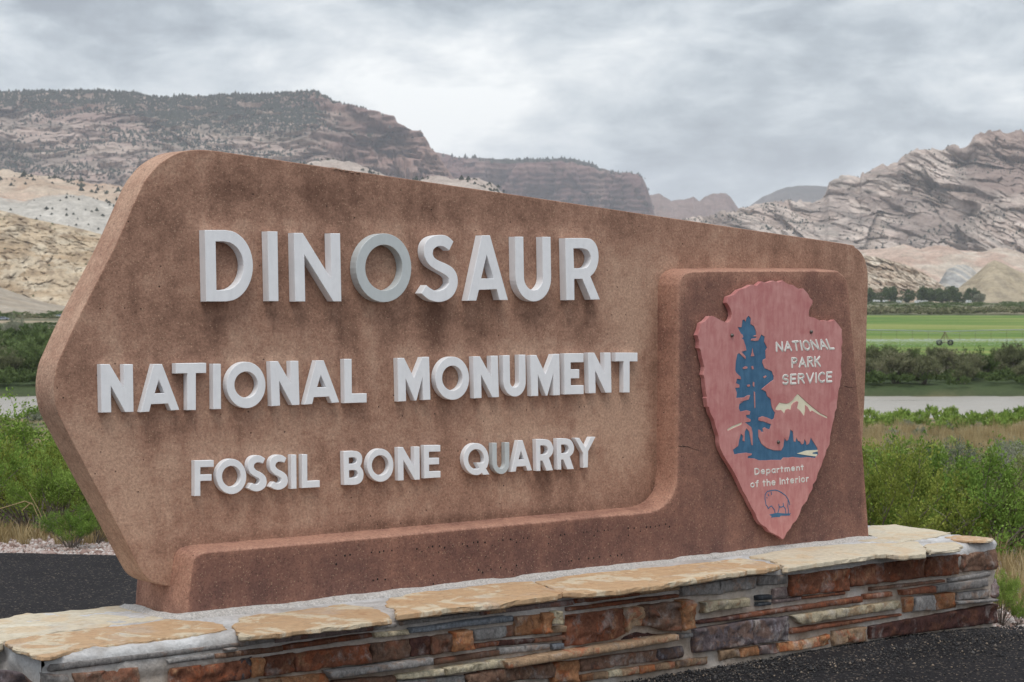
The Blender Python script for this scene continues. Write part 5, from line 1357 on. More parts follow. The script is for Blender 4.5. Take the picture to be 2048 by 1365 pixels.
# ================================================================== PLANTS
def leafcloud(P, D, ln, wd, rs, updir=.4):
    """P leaf roots (n,3), D main directions; returns verts and tris of narrow leaf blades"""
    n = len(P)
    d = D + rs.normal(0, .45, (n, 3)); d[:, 2] += updir; d /= np.linalg.norm(d, axis=1)[:, None]
    s = np.cross(d, rs.normal(0, 1, (n, 3))); s /= np.linalg.norm(s, axis=1)[:, None] + 1e-9
    L = (ln * np.exp(rs.normal(0, .3, n)))[:, None]; W = (wd * np.exp(rs.normal(0, .3, n)))[:, None]
    V = np.stack([P, P + d * L * .5 + s * W * .5, P + d * L, P + d * L * .5 - s * W * .5], 1)
    b = (np.arange(n) * 4)[:, None]
    T = np.concatenate([b + np.array([[0, 1, 2]]), b + np.array([[0, 2, 3]])])
    return V.reshape(-1, 3), T
def tubes(segs, sides=3):
    V = []; T = []
    for a, b, ra, rb in segs:
        a = np.array(a, float); b = np.array(b, float); d = b - a; l = np.linalg.norm(d) + 1e-9; d = d / l
        u = np.cross(d, (0.3, .9, .2)); u /= np.linalg.norm(u) + 1e-9; v = np.cross(d, u); s = len(V)
        for c, r in ((a, ra), (b, rb)):
            for k in range(sides):
                t = 2 * math.pi * k / sides; V.append(c + r * (u * math.cos(t) + v * math.sin(t)))
        for k in range(sides): T.append((s + k, s + (k + 1) % sides, s + sides + (k + 1) % sides, s + sides + k))
    return np.array(V), np.array(T)
def bush(seed, H, R, stems, sprigs, leaves, ln, wd, crown=False, airy=.0, updir=.4):
    """stems fan out from the root, sprigs branch off them, leaves sit on the sprigs"""
    rs = np.random.RandomState(seed); segs = []; P = []; D = []; tin = []
    for i in range(stems):
        a = rs.uniform(0, 6.283); sp_ = rs.uniform(.1, 1) ** .7
        tip = np.array([math.cos(a) * R * sp_, math.sin(a) * R * sp_, H * (1 - .45 * sp_ ** 2) * rs.uniform(.72, 1.05)])
        root = np.array([math.cos(a), math.sin(a), 0]) * R * .12 * rs.uniform(0, 1)
        m1 = root + (tip - root) * .5 + np.array([0, 0, H * .10]) + rs.normal(0, .05, 3) * H
        pts = [root, m1, tip]
        r0 = .012 * H
        segs += [(root, m1, r0, r0 * .6), (m1, tip, r0 * .6, r0 * .2)]
        stint = rs.uniform(-.18, .18)
        for j in range(sprigs):
            t = rs.uniform(.30, 1.0) ** .7
            q = root + (m1 - root) * (t / .5) if t < .5 else m1 + (tip - m1) * ((t - .5) / .5)
            dr = rs.normal(0, 1, 3); dr[2] = abs(dr[2]) * .8 + .25; dr += (tip - root) / H * .7; dr /= np.linalg.norm(dr)
            sl_ = H * rs.uniform(.10, .24)
            e = q + dr * sl_
            if rs.rand() < .4: segs.append((q, e, r0 * .22, r0 * .1))
            k = leaves; tt = rs.uniform(0, 1.05, k)[:, None]
            P.append(q + (e - q) * (.35 + .65 * tt) + rs.normal(0, .026 * H, (k, 3))); D.append(np.repeat(dr[None], k, 0))
            tin.append(np.clip(.5 + stint + rs.uniform(-.22, .22) + rs.normal(0, .14, k), 0, 1))
    P = np.concatenate(P); D = np.concatenate(D); tin = np.concatenate(tin)
    P[:, 2] = np.maximum(P[:, 2], .02 * H)
    V, T = leafcloud(P, D, ln, wd, rs, updir)
    fol = fastmesh('foliage', V, T, False, {'tint': np.repeat(tin, 4)})
    V2, T2 = tubes(segs)
    stm = fastmesh('stem', V2, T2, True)
    return fol, stm
greens = lambda a, b, c, d: [(0, a), (.35, b), (.65, c), (1, d)]
M_fresh = tint_mat('fresh_green_leaves', greens((0.071, 0.135, 0.032), (0.167, 0.262, 0.055), (0.270, 0.373, 0.087), (0.429, 0.508, 0.159)), .8, .22, .45)
M_olive = tint_mat('olive_leaves', greens((0.079, 0.112, 0.045), (0.167, 0.198, 0.079), (0.262, 0.285, 0.118), (0.397, 0.397, 0.191)), .8, .22, .45)
M_sage = tint_mat('gray_sage_leaves', greens((0.138, 0.159, 0.117), (0.235, 0.248, 0.186), (0.331, 0.331, 0.255), (0.442, 0.428, 0.345)), .85, .25, .45)
M_yellow = tint_mat('yellow_green_leaves', greens((0.095, 0.135, 0.032), (0.222, 0.262, 0.055), (0.365, 0.389, 0.095), (0.572, 0.523, 0.159)), .8, .22, .45)
M_tam = tint_mat('tamarisk_foliage', greens((0.076, 0.084, 0.048), (0.143, 0.151, 0.081), (0.227, 0.227, 0.134), (0.362, 0.320, 0.218)), .85, .25, .45)
M_tamg = tint_mat('bank_green_foliage', greens((0.055, 0.083, 0.034), (0.103, 0.145, 0.055), (0.159, 0.207, 0.083), (0.235, 0.276, 0.124)), .85, .25, .45)
M_dark = tint_mat('cottonwood_leaves', greens((.06, .085, .04), (.09, .125, .06), (.13, .165, .08), (.18, .215, .11)), .85, .25, .25)
M_stem = plain('twig_bark', (.17, .14, .12), .9)
M_trunk = plain('cottonwood_bark', (.20, .17, .14), .9)
M_straw = tint_mat('straw_grass', greens((.26, .18, .09), (.40, .29, .155), (.52, .40, .23), (.60, .50, .33)), .85, .3, .1)

protos = {
 'fresh': [bush(200 + i, 1.0, .95, 27, 15, 46, .028, .0125, updir=.22) for i in range(3)],
 'olive': [bush(220 + i, 1.0, 1.0, 27, 15, 46, .022, .0140, updir=.12) for i in range(3)],
 'sage': [bush(240 + i, 1.0, .95, 26, 13, 34, .022, .011) for i in range(2)],
 'low': [bush(260 + i, 1.0, 1.0, 16, 9, 12, .085, .030, updir=.6) for i in range(3)],
 'tam': [bush(280 + i, 1.0, .72, 32, 14, 14, .060, .024, updir=.3) for i in range(4)],
}
MATS = {'fresh': M_fresh, 'olive': M_olive, 'sage': M_sage, 'yellow': M_yellow, 'tam': M_tam, 'tamg': M_tamg}
_mm = {}
def plant(form, k, mk, x, y, h, wf, rz, name, label, cat, group=None, z=None):
    fol, stm = protos[form][k % len(protos[form])]
    key = (form, k % len(protos[form]), mk)
    if key not in _mm:
        f2 = fol.copy(); f2.materials.clear(); f2.materials.append(MATS[mk]); s2 = stm
        if not s2.materials: s2.materials.append(M_stem)
        _mm[key] = (f2, s2)
    f2, s2 = _mm[key]
    root = empty(name, (x, y, (float(gz(x, y)) if z is None else z) - .03 * h), rz, label=label, category=cat, group=group)
    root.scale = (h * wf, h * wf, h)
    link('foliage', f2, None, root); link('stem', s2, None, root)
    return root
R = random.Random(77)
TONE = {'fresh': 'bright green ', 'olive': 'olive green ', 'sage': 'gray-green ', 'yellow': 'yellow-green ', 'tam': 'dusty gray-green ', 'tamg': 'dark green '}
# plants that can be singled out
plant('fresh', 0, 'fresh', px_xy(142, 12.95), 12.95, .25, 1.15, .3, 'green_shrub', 'small pale green bush on the pale gravel at the edge of the left drive', 'shrub')
plant('fresh', 1, 'olive', px_xy(190, 13.4), 13.4, .24, .9, 1.3, 'green_shrub', 'second small green bush in the gravel, half hidden by the slab\'s lower left edge', 'shrub')
plant('olive', 2, 'yellow', px_xy(1782, 13.2), 13.2, 1.22, .62, .6, 'tall_bush', 'tall yellow-green bush close behind the right end of the slab', 'shrub', z=-.62)
plant('olive', 0, 'yellow', px_xy(1750, 12.4), 12.4, .85, .80, 2.6, 'green_shrub', 'yellow-green bush low against the right side of the slab', 'shrub', z=-.25)
plant('olive', 1, 'fresh', px_xy(1880, 12.9), 12.9, .95, .95, 2.0, 'green_shrub', 'bright green bush showing over the flagstones at the right end of the base', 'shrub', z=-.35)
plant('fresh', 1, 'fresh', px_xy(2006, 9.95), 9.95, .26, .55, .2, 'weed', 'small green weed growing at the right corner of the stone base', 'weed', z=-.02)
plant('fresh', 2, 'fresh', px_xy(2040, 9.9), 9.9, .10, .8, .9, 'weed', 'tiny green weed in the gravel at the right edge of the picture', 'weed', z=-.02)
# near brush on the slope, left and right of the sign
def scatter(n, Y0, Y1, pxr, forms, hs, name, label, cat, group, gap, tries=60, pw=1.0):
    pts = []; out = []
    for _ in range(n):
        for _t in range(tries):
            yy = Y0 + (Y1 - Y0) * R.random() ** pw; pp = R.uniform(*R.choice(pxr)); xx = px_xy(pp, yy)
            if all((xx - a) ** 2 + (yy - b) ** 2 > (gap * (1 + yy / 90)) ** 2 for a, b in pts): break
        else: continue
        pts.append((xx, yy)); fm, mk = R.choice(forms); h = R.uniform(*hs)
        out.append(plant(fm, R.randrange(9), mk, xx, yy, h, R.uniform(.8, 1.15), R.uniform(0, 6.28), name, TONE[mk] + ('large ' if h > (hs[0] + hs[1]) / 2 else 'small ') + label, cat, group))
    return out
LEFT, RIGHT = (-130, 330), (1700, 2190)
scatter(22, 14.0, 17.5, [LEFT], [('fresh', 'fresh'), ('fresh', 'fresh'), ('olive', 'yellow')], (.45, .80), 'feathery_shrub', 'feathery shrub in the thicket behind the left gravel verge', 'shrub', 'bright feathery shrubs behind the left verge', .6)
scatter(34, 17.5, 34, [LEFT], [('fresh', 'fresh'), ('olive', 'olive'), ('olive', 'fresh'), ('fresh', 'yellow')], (.7, 1.2), 'slope_shrub', 'shrub on the slope that drops to the river left of the sign', 'shrub', 'shrubs on the slope left of the sign', 1.0)
scatter(22, 13.3, 16.5, [(1830, 2190)], [('olive', 'olive'), ('fresh', 'yellow'), ('olive', 'sage'), ('fresh', 'fresh'), ('olive', 'yellow')], (.40, .74), 'thicket_shrub', 'shrub in the front rank of the thicket right of the sign', 'shrub', 'olive shrubs right of the sign', .62)
scatter(26, 16.5, 25, [(1720, 2190)], [('olive', 'olive'), ('olive', 'yellow'), ('olive', 'sage'), ('fresh', 'fresh'), ('sage', 'sage')], (.55, .88), 'thicket_shrub', 'shrub in the second rank of the thicket right of the sign', 'shrub', 'second rank shrubs right of the sign', .8)
scatter(34, 25, 50, [RIGHT], [('olive', 'olive'), ('fresh', 'fresh'), ('olive', 'yellow'), ('sage', 'sage')], (.8, 1.15), 'bank_shrub', 'shrub midway down the slope right of the sign', 'shrub', 'shrubs midway down the right slope', 1.1)
scatter(60, 34, 110, [LEFT], [('low', 'fresh'), ('low', 'olive'), ('low', 'yellow')], (.9, 1.5), 'river_shrub', 'shrub near the water\'s edge left of the sign', 'shrub', 'shrubs toward the river on the left', 1.5)
scatter(34, 50, 120, [RIGHT], [('low', 'olive'), ('low', 'sage'), ('low', 'yellow'), ('low', 'fresh'), ('low', 'olive')], (1.0, 1.5), 'river_shrub', 'shrub among dry grass near the water right of the sign', 'shrub', 'shrubs toward the river on the right', 1.9)
# the rest of the near bank reads as one mass
def joined(name, spots, form, mat, seed, **kw):
    Vs = []; Ts = []; tn = []; off = 0
    for i, (x, y, h, w_, a) in enumerate(spots):
        fol, _ = protos[form][i % len(protos[form])]
        n = len(fol.vertices); c = np.zeros(n * 3, np.float32); fol.vertices.foreach_get('co', c); c = c.reshape(-1, 3)
        q = np.zeros(len(fol.loops), np.int32); fol.loops.foreach_get('vertex_index', q); q = q.reshape(-1, 3)
        t_ = np.zeros(n, np.float32); fol.attributes['tint'].data.foreach_get('value', t_)
        keep = kw.get('keep', 1.0)
        ca, sa = math.cos(a), math.sin(a)
        Vs.append(np.stack([(c[:, 0] * ca - c[:, 1] * sa) * w_ + x, (c[:, 0] * sa + c[:, 1] * ca) * w_ + y, c[:, 2] * h + float(gz(x, y)) - .05 * h], 1))
        Ts.append(q + off); off += n; tn.append(np.clip(t_ + ((i * 37) % 11 - 5) * .05, 0, 1))
    me = fastmesh(name, np.concatenate(Vs), np.concatenate(Ts), False, {'tint': np.concatenate(tn)})
    return link(name, me, mat, kind='stuff')
protos['coarse'] = [bush(300 + i, 1.0, 1.0, 12, 6, 7, .20, .085, updir=.4) for i in range(3)]
rs = np.random.RandomState(8)
def spots(n, Y0, Y1, p0, p1, h0, h1, wf=1.0):
    o = []
    for i in range(n):
        yy = Y0 + (Y1 - Y0) * rs.rand(); o.append((px_xy(rs.uniform(p0, p1), yy), yy, rs.uniform(h0, h1), rs.uniform(h0, h1) * wf, rs.uniform(0, 6)))
    return o
joined('near_bank_brush', spots(90, 100, 218, -150, 500, .9, 1.4) + spots(26, 115, 150, 1600, 2200, 1.1, 1.5) + spots(60, 180, 218, 1600, 2200, 1.1, 1.5), 'coarse', MATS['fresh'], 1)
joined('near_bank_sagebrush', spots(60, 60, 218, -150, 500, .8, 1.2) + spots(60, 80, 214, 1600, 2200, .7, 1.0), 'coarse', MATS['sage'], 2)
joined('hidden_slope_brush', spots(90, 22, 200, 400, 1650, 1.0, 1.7), 'coarse', MATS['olive'], 2)
# far bank thicket: each big tamarisk a plant of its own
for side, (p0, p1, n) in enumerate([(-160, 300, 24), (1640, 2200, 30)]):
    for i in range(n):
        yy = 281 + R.uniform(0, 26); pp = p0 + (p1 - p0) * (i + R.uniform(.1, .9)) / n
        back = R.random() < .4
        if back: yy += 14
        h = R.uniform(3.0, 4.7) if side == 1 else R.uniform(3.8, 5.6)
        if side == 0: h *= .95
        tm = R.choice(['tam', 'tam', 'tamg'])
        plant('tam', R.randrange(9), tm, px_xy(pp, yy), yy, h, R.uniform(.85, 1.15), R.uniform(0, 6.28), 'tamarisk',
              TONE[tm] + ('tall ' if h > 4 else 'low ') + 'tamarisk ' + ('standing back from' if back else 'at the edge of') + ' the far river bank ' + ['left of the slab', 'below the green field'][side], 'shrub', ['tamarisks on the far bank, left', 'tamarisks on the far bank, right'][side])
joined('far_bank_undergrowth', spots(100, 277, 292, -200, 420, 1.2, 2.2) + spots(120, 277, 292, 1580, 2260, 1.0, 1.8), 'coarse', MATS['tamg'], 3)
# scrub flats behind
joined('river_flat_brush', spots(80, 310, 420, -200, 400, 3.0, 4.5, 1.5) + spots(120, 430, 600, -200, 400, 1.4, 2.6, 2.0) + spots(60, 620, 740, -200, 400, .8, 1.3, 3.0), 'coarse', MATS['tamg'], 3)
joined('field_edge_brush', spots(110, 975, 1080, 1640, 2250, 2.4, 4.2, 2.2) + spots(110, 830, 1050, -200, 380, 1.0, 2.0, 3.6), 'coarse', MATS['tam'], 3)
joined('valley_scrub', spots(150, 1150, 1790, 1640, 2250, 1.3, 2.4, 3.4) + spots(90, 850, 1150, -200, 330, 1.5, 2.6, 2.6), 'coarse', MATS['tamg'], 3)
# two bushes that stand out on the left flat
plant('tam', 1, 'sage', px_xy(37, 430), 430, 6.6, .62, 1, 'silvery_tree', 'silvery round olive tree on the scrub flat across the river, left edge', 'tree')
plant('tam', 2, 'sage', px_xy(8, 425), 425, 4.6, .62, 2, 'silvery_shrub', 'smaller silvery shrub left of the round olive tree on the flat', 'shrub')

# row of cottonwoods below the right foothills
def tree(px, Y, h, w_, seed, label, group=None, mk=None):
    rs = np.random.RandomState(seed); x = px_xy(px, Y); z = float(gz(x, Y))
    P = []; D = []; tin = []; segs = [((0, 0, -.3), (0, 0, h * .35), h * .028, h * .02)]
    nb = 34
    for i in range(nb):
        a = rs.uniform(0, 6.28); el_ = rs.uniform(-.95, 1.0); r = rs.uniform(.45, 1.0)
        c = np.array([math.cos(a) * w_ * .5 * r * math.cos(el_ * 1.3), math.sin(a) * w_ * .5 * r * math.cos(el_ * 1.3), h * (.50 + .44 * math.sin(el_ * 1.4) * r)])
        segs.append(((0, 0, h * rs.uniform(.15, .35)), tuple(c), h * .01, h * .003))
        k = 90; q = rs.normal(0, 1, (k, 3)); q /= np.linalg.norm(q, axis=1)[:, None]
        s = h * rs.uniform(.09, .16)
        P.append(c + q * s * rs.uniform(.5, 1, k)[:, None]); D.append(q); tin.append(np.clip(.5 + rs.normal(0, .1) + rs.normal(0, .12, k), 0, 1))
    P = np.concatenate(P); D = np.concatenate(D); P[:, 2] = np.maximum(P[:, 2], h * .1)
    V, T = leafcloud(P, D, h * .075, h * .06, rs, .1)
    root = empty('cottonwood_tree', (x, Y, z), 0, label=label, category='tree', group=group)
    link('crown', fastmesh('crown', V, T, False, {'tint': np.repeat(np.concatenate(tin), 4)}), mk or M_dark, root)
    V2, T2 = tubes(segs, 5); link('trunk', fastmesh('trunk', V2, T2, True), M_trunk, root)
for i, (px, h, w_, lb) in enumerate([(1738, 13, 9, 'dark tree nearest the slab in the tree row below the right hills'), (1757, 10, 13, 'low broad tree second from the slab in the far tree row'), (1781, 14.5, 12, 'tall round tree standing alone by a gap in the far tree row'),
                                    (1816, 11, 16, 'wide low tree right of the gap in the far tree row'), (1846, 14, 11, 'tall tree that starts the dense part of the far tree row'), (1858, 12, 11, 'tree just right of the tall one in the far tree row'),
                                    (1872, 12.5, 12, 'tree in the middle of the dense part of the far tree row'), (1888, 11.5, 12, 'lower tree between two taller ones in the far tree row'), (1906, 14, 12, 'tall pointed tree right of the middle in the far tree row'),
                                    (1922, 10, 13, 'low tree in the right part of the far tree row'), (1942, 12.5, 12, 'last dark tree at the right of the far tree row')]):
    tree(px, 1830 + (i % 3) * 14, h * 1.05, w_ * 1.25, 400 + i, lb)
tree(1958, 1825, 9, 13, 420, 'pale gray-green tree ending the far tree row on the right', None, M_sage)
tree(1700, 1830, 12, 14, 421, 'dark tree in the far row just hidden behind the slab')

# dry grass: blades in tufts
def grass(name, pts, h, seed, blades=26, mat=None, spread=.5):
    rs = np.random.RandomState(seed); n = len(pts); k = blades
    B = np.repeat(pts, k, 0); H = np.repeat(h * np.exp(rs.normal(0, .25, n)), k)
    a = rs.uniform(0, 6.28, n * k); r = np.abs(rs.normal(0, .10, n * k)) * H
    B = B + np.stack([np.cos(a) * r, np.sin(a) * r, 0 * r], 1)
    lean = spread * rs.uniform(.1, 1, n * k) * H
    a2 = a + rs.normal(0, .5, n * k)
    tip = B + np.stack([np.cos(a2) * lean, np.sin(a2) * lean, H * rs.uniform(.6, 1.05, n * k)], 1)
    mid = (B + tip) / 2 + np.array([0, 0, 1]) * (H * .12)[:, None]
    s = rs.normal(0, 1, (n * k, 3)); s[:, 2] = 0; s /= np.linalg.norm(s, axis=1)[:, None]
    w_ = (.0045 * np.clip(H / .3, .6, 3))[:, None]
    V = np.stack([B - s * w_, B + s * w_, mid + s * w_ * .8, mid - s * w_ * .8, tip], 1)
    b = (np.arange(n * k) * 5)[:, None]
    T = np.concatenate([b + np.array([[0, 1, 2]]), b + np.array([[0, 2, 3]]), b + np.array([[3, 2, 4]])])
    tint = np.repeat(np.clip(np.repeat(rs.uniform(.2, .8, n), k) + rs.normal(0, .15, n * k), 0, 1), 5)
    return link(name, fastmesh(name, V.reshape(-1, 3), T, False, {'tint': tint}), mat or M_straw, kind='stuff')
rs = np.random.RandomState(21)
n = 620; x = rs.uniform(2.25, 4.4, n); y = rs.uniform(10.2, 13.0, n); k = x > (1950 - 1024) / F * y
x, y = x[k], y[k]
n = 420; x2 = rs.uniform(-4.4, -.6, n); y2 = rs.uniform(13.15, 14.4, n)
x = np.r_[x, x2]; y = np.r_[y, y2]
grass('dry_grass', np.stack([x, y, gz(x, y) - .01], 1), .115 + 0 * x, 3, 24)
n = 3600; y = rs.uniform(24, 185, n); x = px_xy(1, 1) * 0 + (rs.uniform(1690, 2200, n) - 1024) / F * y
k = (fbm(x * .05, y * .05, 51, 3) > .40) | (y > 115); x, y = x[k], y[k]
grass('slope_dry_grass', np.stack([x, y, gz(x, y) - .02], 1), .75 + .35 * sstep(100, 140, y), 4, 22, None, .35)
# bare tan weeds bending over by the left verge
def twig(name, pts, label):
    V, T = tubes([(a, b, .004, .003) for p in pts for a, b in zip(p, p[1:])], 4)
    o = link(name, fastmesh(name, V, T, True, {'tint': np.full(len(V), .55)}), M_straw, label=label, category='weed')
def pw(px, py, Y): 
    d = ray(px, py); t = Y / d[1]; return tuple(np.array([0, 0, CZ]) + d * t)
twig('dry_weed', [[pw(78, 1060, 13.6), pw(80, 1040, 13.6), pw(72, 1025, 13.6), pw(66, 1010, 13.6), pw(50, 1003, 13.6), pw(20, 1012, 13.6), pw(0, 1018, 13.6)],
                  [pw(88, 1062, 13.7), pw(84, 1036, 13.7), pw(76, 1018, 13.7), pw(66, 1000, 13.7), pw(58, 985, 13.7)], [pw(66, 1010, 13.6), pw(62, 1006, 13.6), pw(48, 1018, 13.6), pw(44, 1022, 13.6)], [pw(92, 1062, 13.6), pw(94, 1040, 13.6), pw(86, 1022, 13.6)]],
     'tan dead weed arching to the left beside the gravel verge')

# junipers and pinyons on the mountains: low dark tufts, one mass per slope
def conifers(name, D, n, size, dens, seed, mat, tall=1.3):
    Xd, Yd, Zd, A, T, sl_ = D; rs = np.random.RandomState(seed)
    i = rs.randint(0, Xd.shape[0], n); j = rs.randint(0, Xd.shape[1], n)
    k = rs.rand(n) < dens(A[i, j], T[i, j], Xd[i, j], Yd[i, j], Zd[i, j], sl_[i, j])
    i, j = i[k], j[k]; m = len(i)
    P = np.stack([Xd[i, j], Yd[i, j], Zd[i, j]], 1) + rs.normal(0, size * .6, (m, 3)) * np.array([1, 1, 0])
    s = size * np.exp(rs.normal(0, .30, m))
    ang = np.arange(4) * 2 * math.pi / 4
    ring = np.stack([np.cos(ang), np.sin(ang), 0 * ang + .0 * tall], 1)
    B = np.concatenate([[[0, 0, -.25]], ring * np.array([.72, .72, 1]), [[0, 0, tall]]])
    V = B[None] * s[:, None, None] * (1 + rs.uniform(-.25, .25, (m, 6, 3))) + P[:, None, :]
    Fb = np.array([(1 + q, 1 + (q + 1) % 4, 5) for q in range(4)])
    Fq = (Fb[None] + (np.arange(m) * 6)[:, None, None]).reshape(-1, 3)
    return link(name, fastmesh(name, V.reshape(-1, 3), Fq, False, {'tint': np.repeat(rs.uniform(0, 1, m), 6)}), mat, kind='stuff')
M_jun = tint_mat('juniper_green', [(0, (.018, .023, .018)), (.5, (.030, .038, .027)), (1, (.05, .057, .04))], .9)
def d_left(A, T, X, Y, Z, s):
    f = fbm(X / 330, Y / 500 + Z / 160, 171, 4) + .06 * (fbm(X / 60, Y / 80, 172, 3) - .5)
    top = sstep(.74, .95, T + (fbm(X / 300, Y / 700, 173, 3) - .5) * .30) * sstep(690, 560, A)
    d = sstep(.50, .62, f) * .42 + .03 + top * 1.3
    return np.clip(d, 0, 1) * sstep(1.25, .5, s) * sstep(900, 640, A) + sstep(.97, 1.0, T) * sstep(800, 700, A) * .6
conifers('pinyon_forest', DL_, 130000, 4.2, d_left, 5, M_jun, 1.4)
conifers('mesa_top_trees', DC_, 16000, 6.0, lambda A, T, X, Y, Z, s: sstep(.955, .985, T) * sstep(1.06, 1.0, T) * (.25 + .75 * sstep(990, 1030, A) * sstep(1210, 1170, A)), 6, M_jun, 1.6)
conifers('slope_junipers', DR_, 6000, 2.6, lambda A, T, X, Y, Z, s: sstep(.45, .62, fbm(X / 150, Y / 200, 175, 4)) * sstep(1.5, .6, s), 7, M_jun, 1.2)
conifers('toe_hill_junipers', DT_, 5200, 2.9, lambda A, T, X, Y, Z, s: sstep(.53, .58, fbm(X / 45, Y / 45, 176, 4)) * sstep(.35, .6, T), 8, M_jun, 1.0)
conifers('badland_junipers', DW_, 1000, 2.1, lambda A, T, X, Y, Z, s: .10 + .6 * sstep(.5, .6, fbm(X / 40, Y / 40, 177, 4)), 9, M_jun, 1.0)
conifers('hogback_brush', DH_, 1500, .9, lambda A, T, X, Y, Z, s: .15 + .5 * sstep(.52, .62, fbm(X / 30, Y / 30, 178, 4)), 10, MATS['tam'], .8)

# ================================================================== PIVOT IRRIGATOR, CARS, TRAILERS
M_galv = plain('galvanised_pipe', (.34, .37, .38), .5, .4)
M_rub = plain('black_tyre', (.02, .02, .02), .8)
M_rust2 = plain('rusty_steel_frame', (.16, .10, .06), .7, .2)
PY = 436.0; gx0 = px_xy(1890, PY); pz = float(np.interp(PY, _gy, _gz)) + .62
piv = empty('pivot_irrigator', (gx0, PY, pz), math.radians(4), label='long overhead pipe irrigator on a wheeled tower in the green field', category='irrigator')
def spanz(s): return 3.0 + .35 * abs(math.sin(math.pi * s / 40.0))
S_ = np.linspace(-60, 80, 141)
segs = [((a, 0, spanz(a)), (b, 0, spanz(b)), .085, .085) for a, b in zip(S_, S_[1:])]
V, T = tubes(segs, 6); link('pipe', fastmesh('pipe', V, T, True), M_galv, piv)
segs = []
for a in np.arange(-60, 80, 5.0):
    segs += [((a, 0, spanz(a)), (a + 2.5, -.5, spanz(a) - .55), .02, .02), ((a + 5, 0, spanz(a + 5)), (a + 2.5, -.5, spanz(a) - .55), .02, .02), ((a + 2.5, -.5, spanz(a) - .55), (a + 7.5, -.5, spanz(a + 5) - .55), .015, .015)]
V, T = tubes(segs, 3); link('truss_rods', fastmesh('truss_rods', V, T, True), M_galv, piv)
for s in (-40, 0, 40):
    segs = [((s, 0, 3.0), (s - .55, -1.3, .7), .05, .05), ((s, 0, 3.0), (s - .55, 1.3, .7), .05, .05), ((s, 0, 3.0), (s + .3, -1.3, .7), .05, .05), ((s - .3, -1.3, .65), (s - .3, 1.3, .65), .09, .09), ((s - 1.2, -.0, .6), (s + 1.2, 0, .6), .07, .07), ((s - 1.2, 0, .6), (s, 0, 3), .045, .045), ((s + 1.2, 0, .6), (s, 0, 3), .045, .045)]
    V, T = tubes(segs, 4); link('tower', fastmesh('tower', V, T, True), M_rust2, piv)
    for dx in (-1.2, 1.2):
        V = []; Fq = []; nseg = 20
        for (r, w_) in ((.30, .16), (.60, .20), (.66, .12), (.66, -.12), (.60, -.20), (.30, -.16)):
            V += [(s + dx + r * math.cos(2 * math.pi * i / nseg), w_, .64 + r * math.sin(2 * math.pi * i / nseg)) for i in range(nseg)]
        for k in range(6): Fq += [(k * nseg + i, k * nseg + (i + 1) % nseg, ((k + 1) % 6) * nseg + (i + 1) % nseg, ((k + 1) % 6) * nseg + i) for i in range(nseg)]
        w_ = link('wheel', pymesh('wheel', V, Fq, True), M_rub, piv)
        V, T = tubes([((s + dx, -.1, .64), (s + dx, .1, .64), .12, .12)] + [((s + dx, 0, .64), (s + dx + .34 * math.cos(a), 0, .64 + .34 * math.sin(a)), .03, .03) for a in np.arange(0, 6.2, 1.05)], 6)
        link('hub', fastmesh('hub', V, T, True), M_rust2, w_)
for s in np.arange(-58, 80, 3.4):
    V, T = tubes([((s, 0, spanz(s)), (s, 0, 1.45), .025, .025), ((s, 0, 1.45), (s, 0, 1.30), .07, .05)], 4)
    link('drop_hose', fastmesh('drop_hose', V, T, True), M_rust2, piv)
# the sprinklers' mist: tiny droplets thrown out under every hose
m, t = mat_new('water_spray')
d = t.n('ShaderNodeBsdfDiffuse', i_Color=(.85, .88, .9)); tr = t.n('ShaderNodeBsdfTransparent'); mx = t.n('ShaderNodeMixShader', i_0=.45, i_1=tr, i_2=d); t.n('ShaderNodeOutputMaterial', i_Surface=mx)
rs = np.random.RandomState(3); hs = np.arange(-58, 80, 3.4); n = 16000
s = hs[rs.randint(0, len(hs), n)]; a = rs.uniform(0, 6.28, n); r = rs.gamma(2.0, 1.5, n); r = np.minimum(r, 7)
Xs = s + np.cos(a) * r; Yss = np.sin(a) * r; Zs = 1.25 - .8 * (r / 6) ** 2 + rs.normal(0, .10, n); Zs = np.maximum(Zs, .1)
q = math.radians(4); Wx = gx0 + Xs * math.cos(q) - Yss * math.sin(q); Wy = PY + Xs * math.sin(q) + Yss * math.cos(q)
e = .05 * np.exp(rs.normal(0, .3, n))[:, None]; Cc = np.stack([Wx, Wy, Zs + pz], 1)
V = np.stack([Cc + e * np.array([1.6, 0, 0]), Cc + e * np.array([-.8, 1, 0]), Cc + e * np.array([-.8, -1, 0]), Cc + e * np.array([0, 0, 1])], 1).reshape(-1, 3)
T = (np.array([(0, 1, 3), (1, 2, 3), (2, 0, 3), (0, 2, 1)])[None] + (np.arange(n) * 4)[:, None, None]).reshape(-1, 3)
link('sprinkler_spray', fastmesh('sprinkler_spray', V, T), m, kind='stuff')

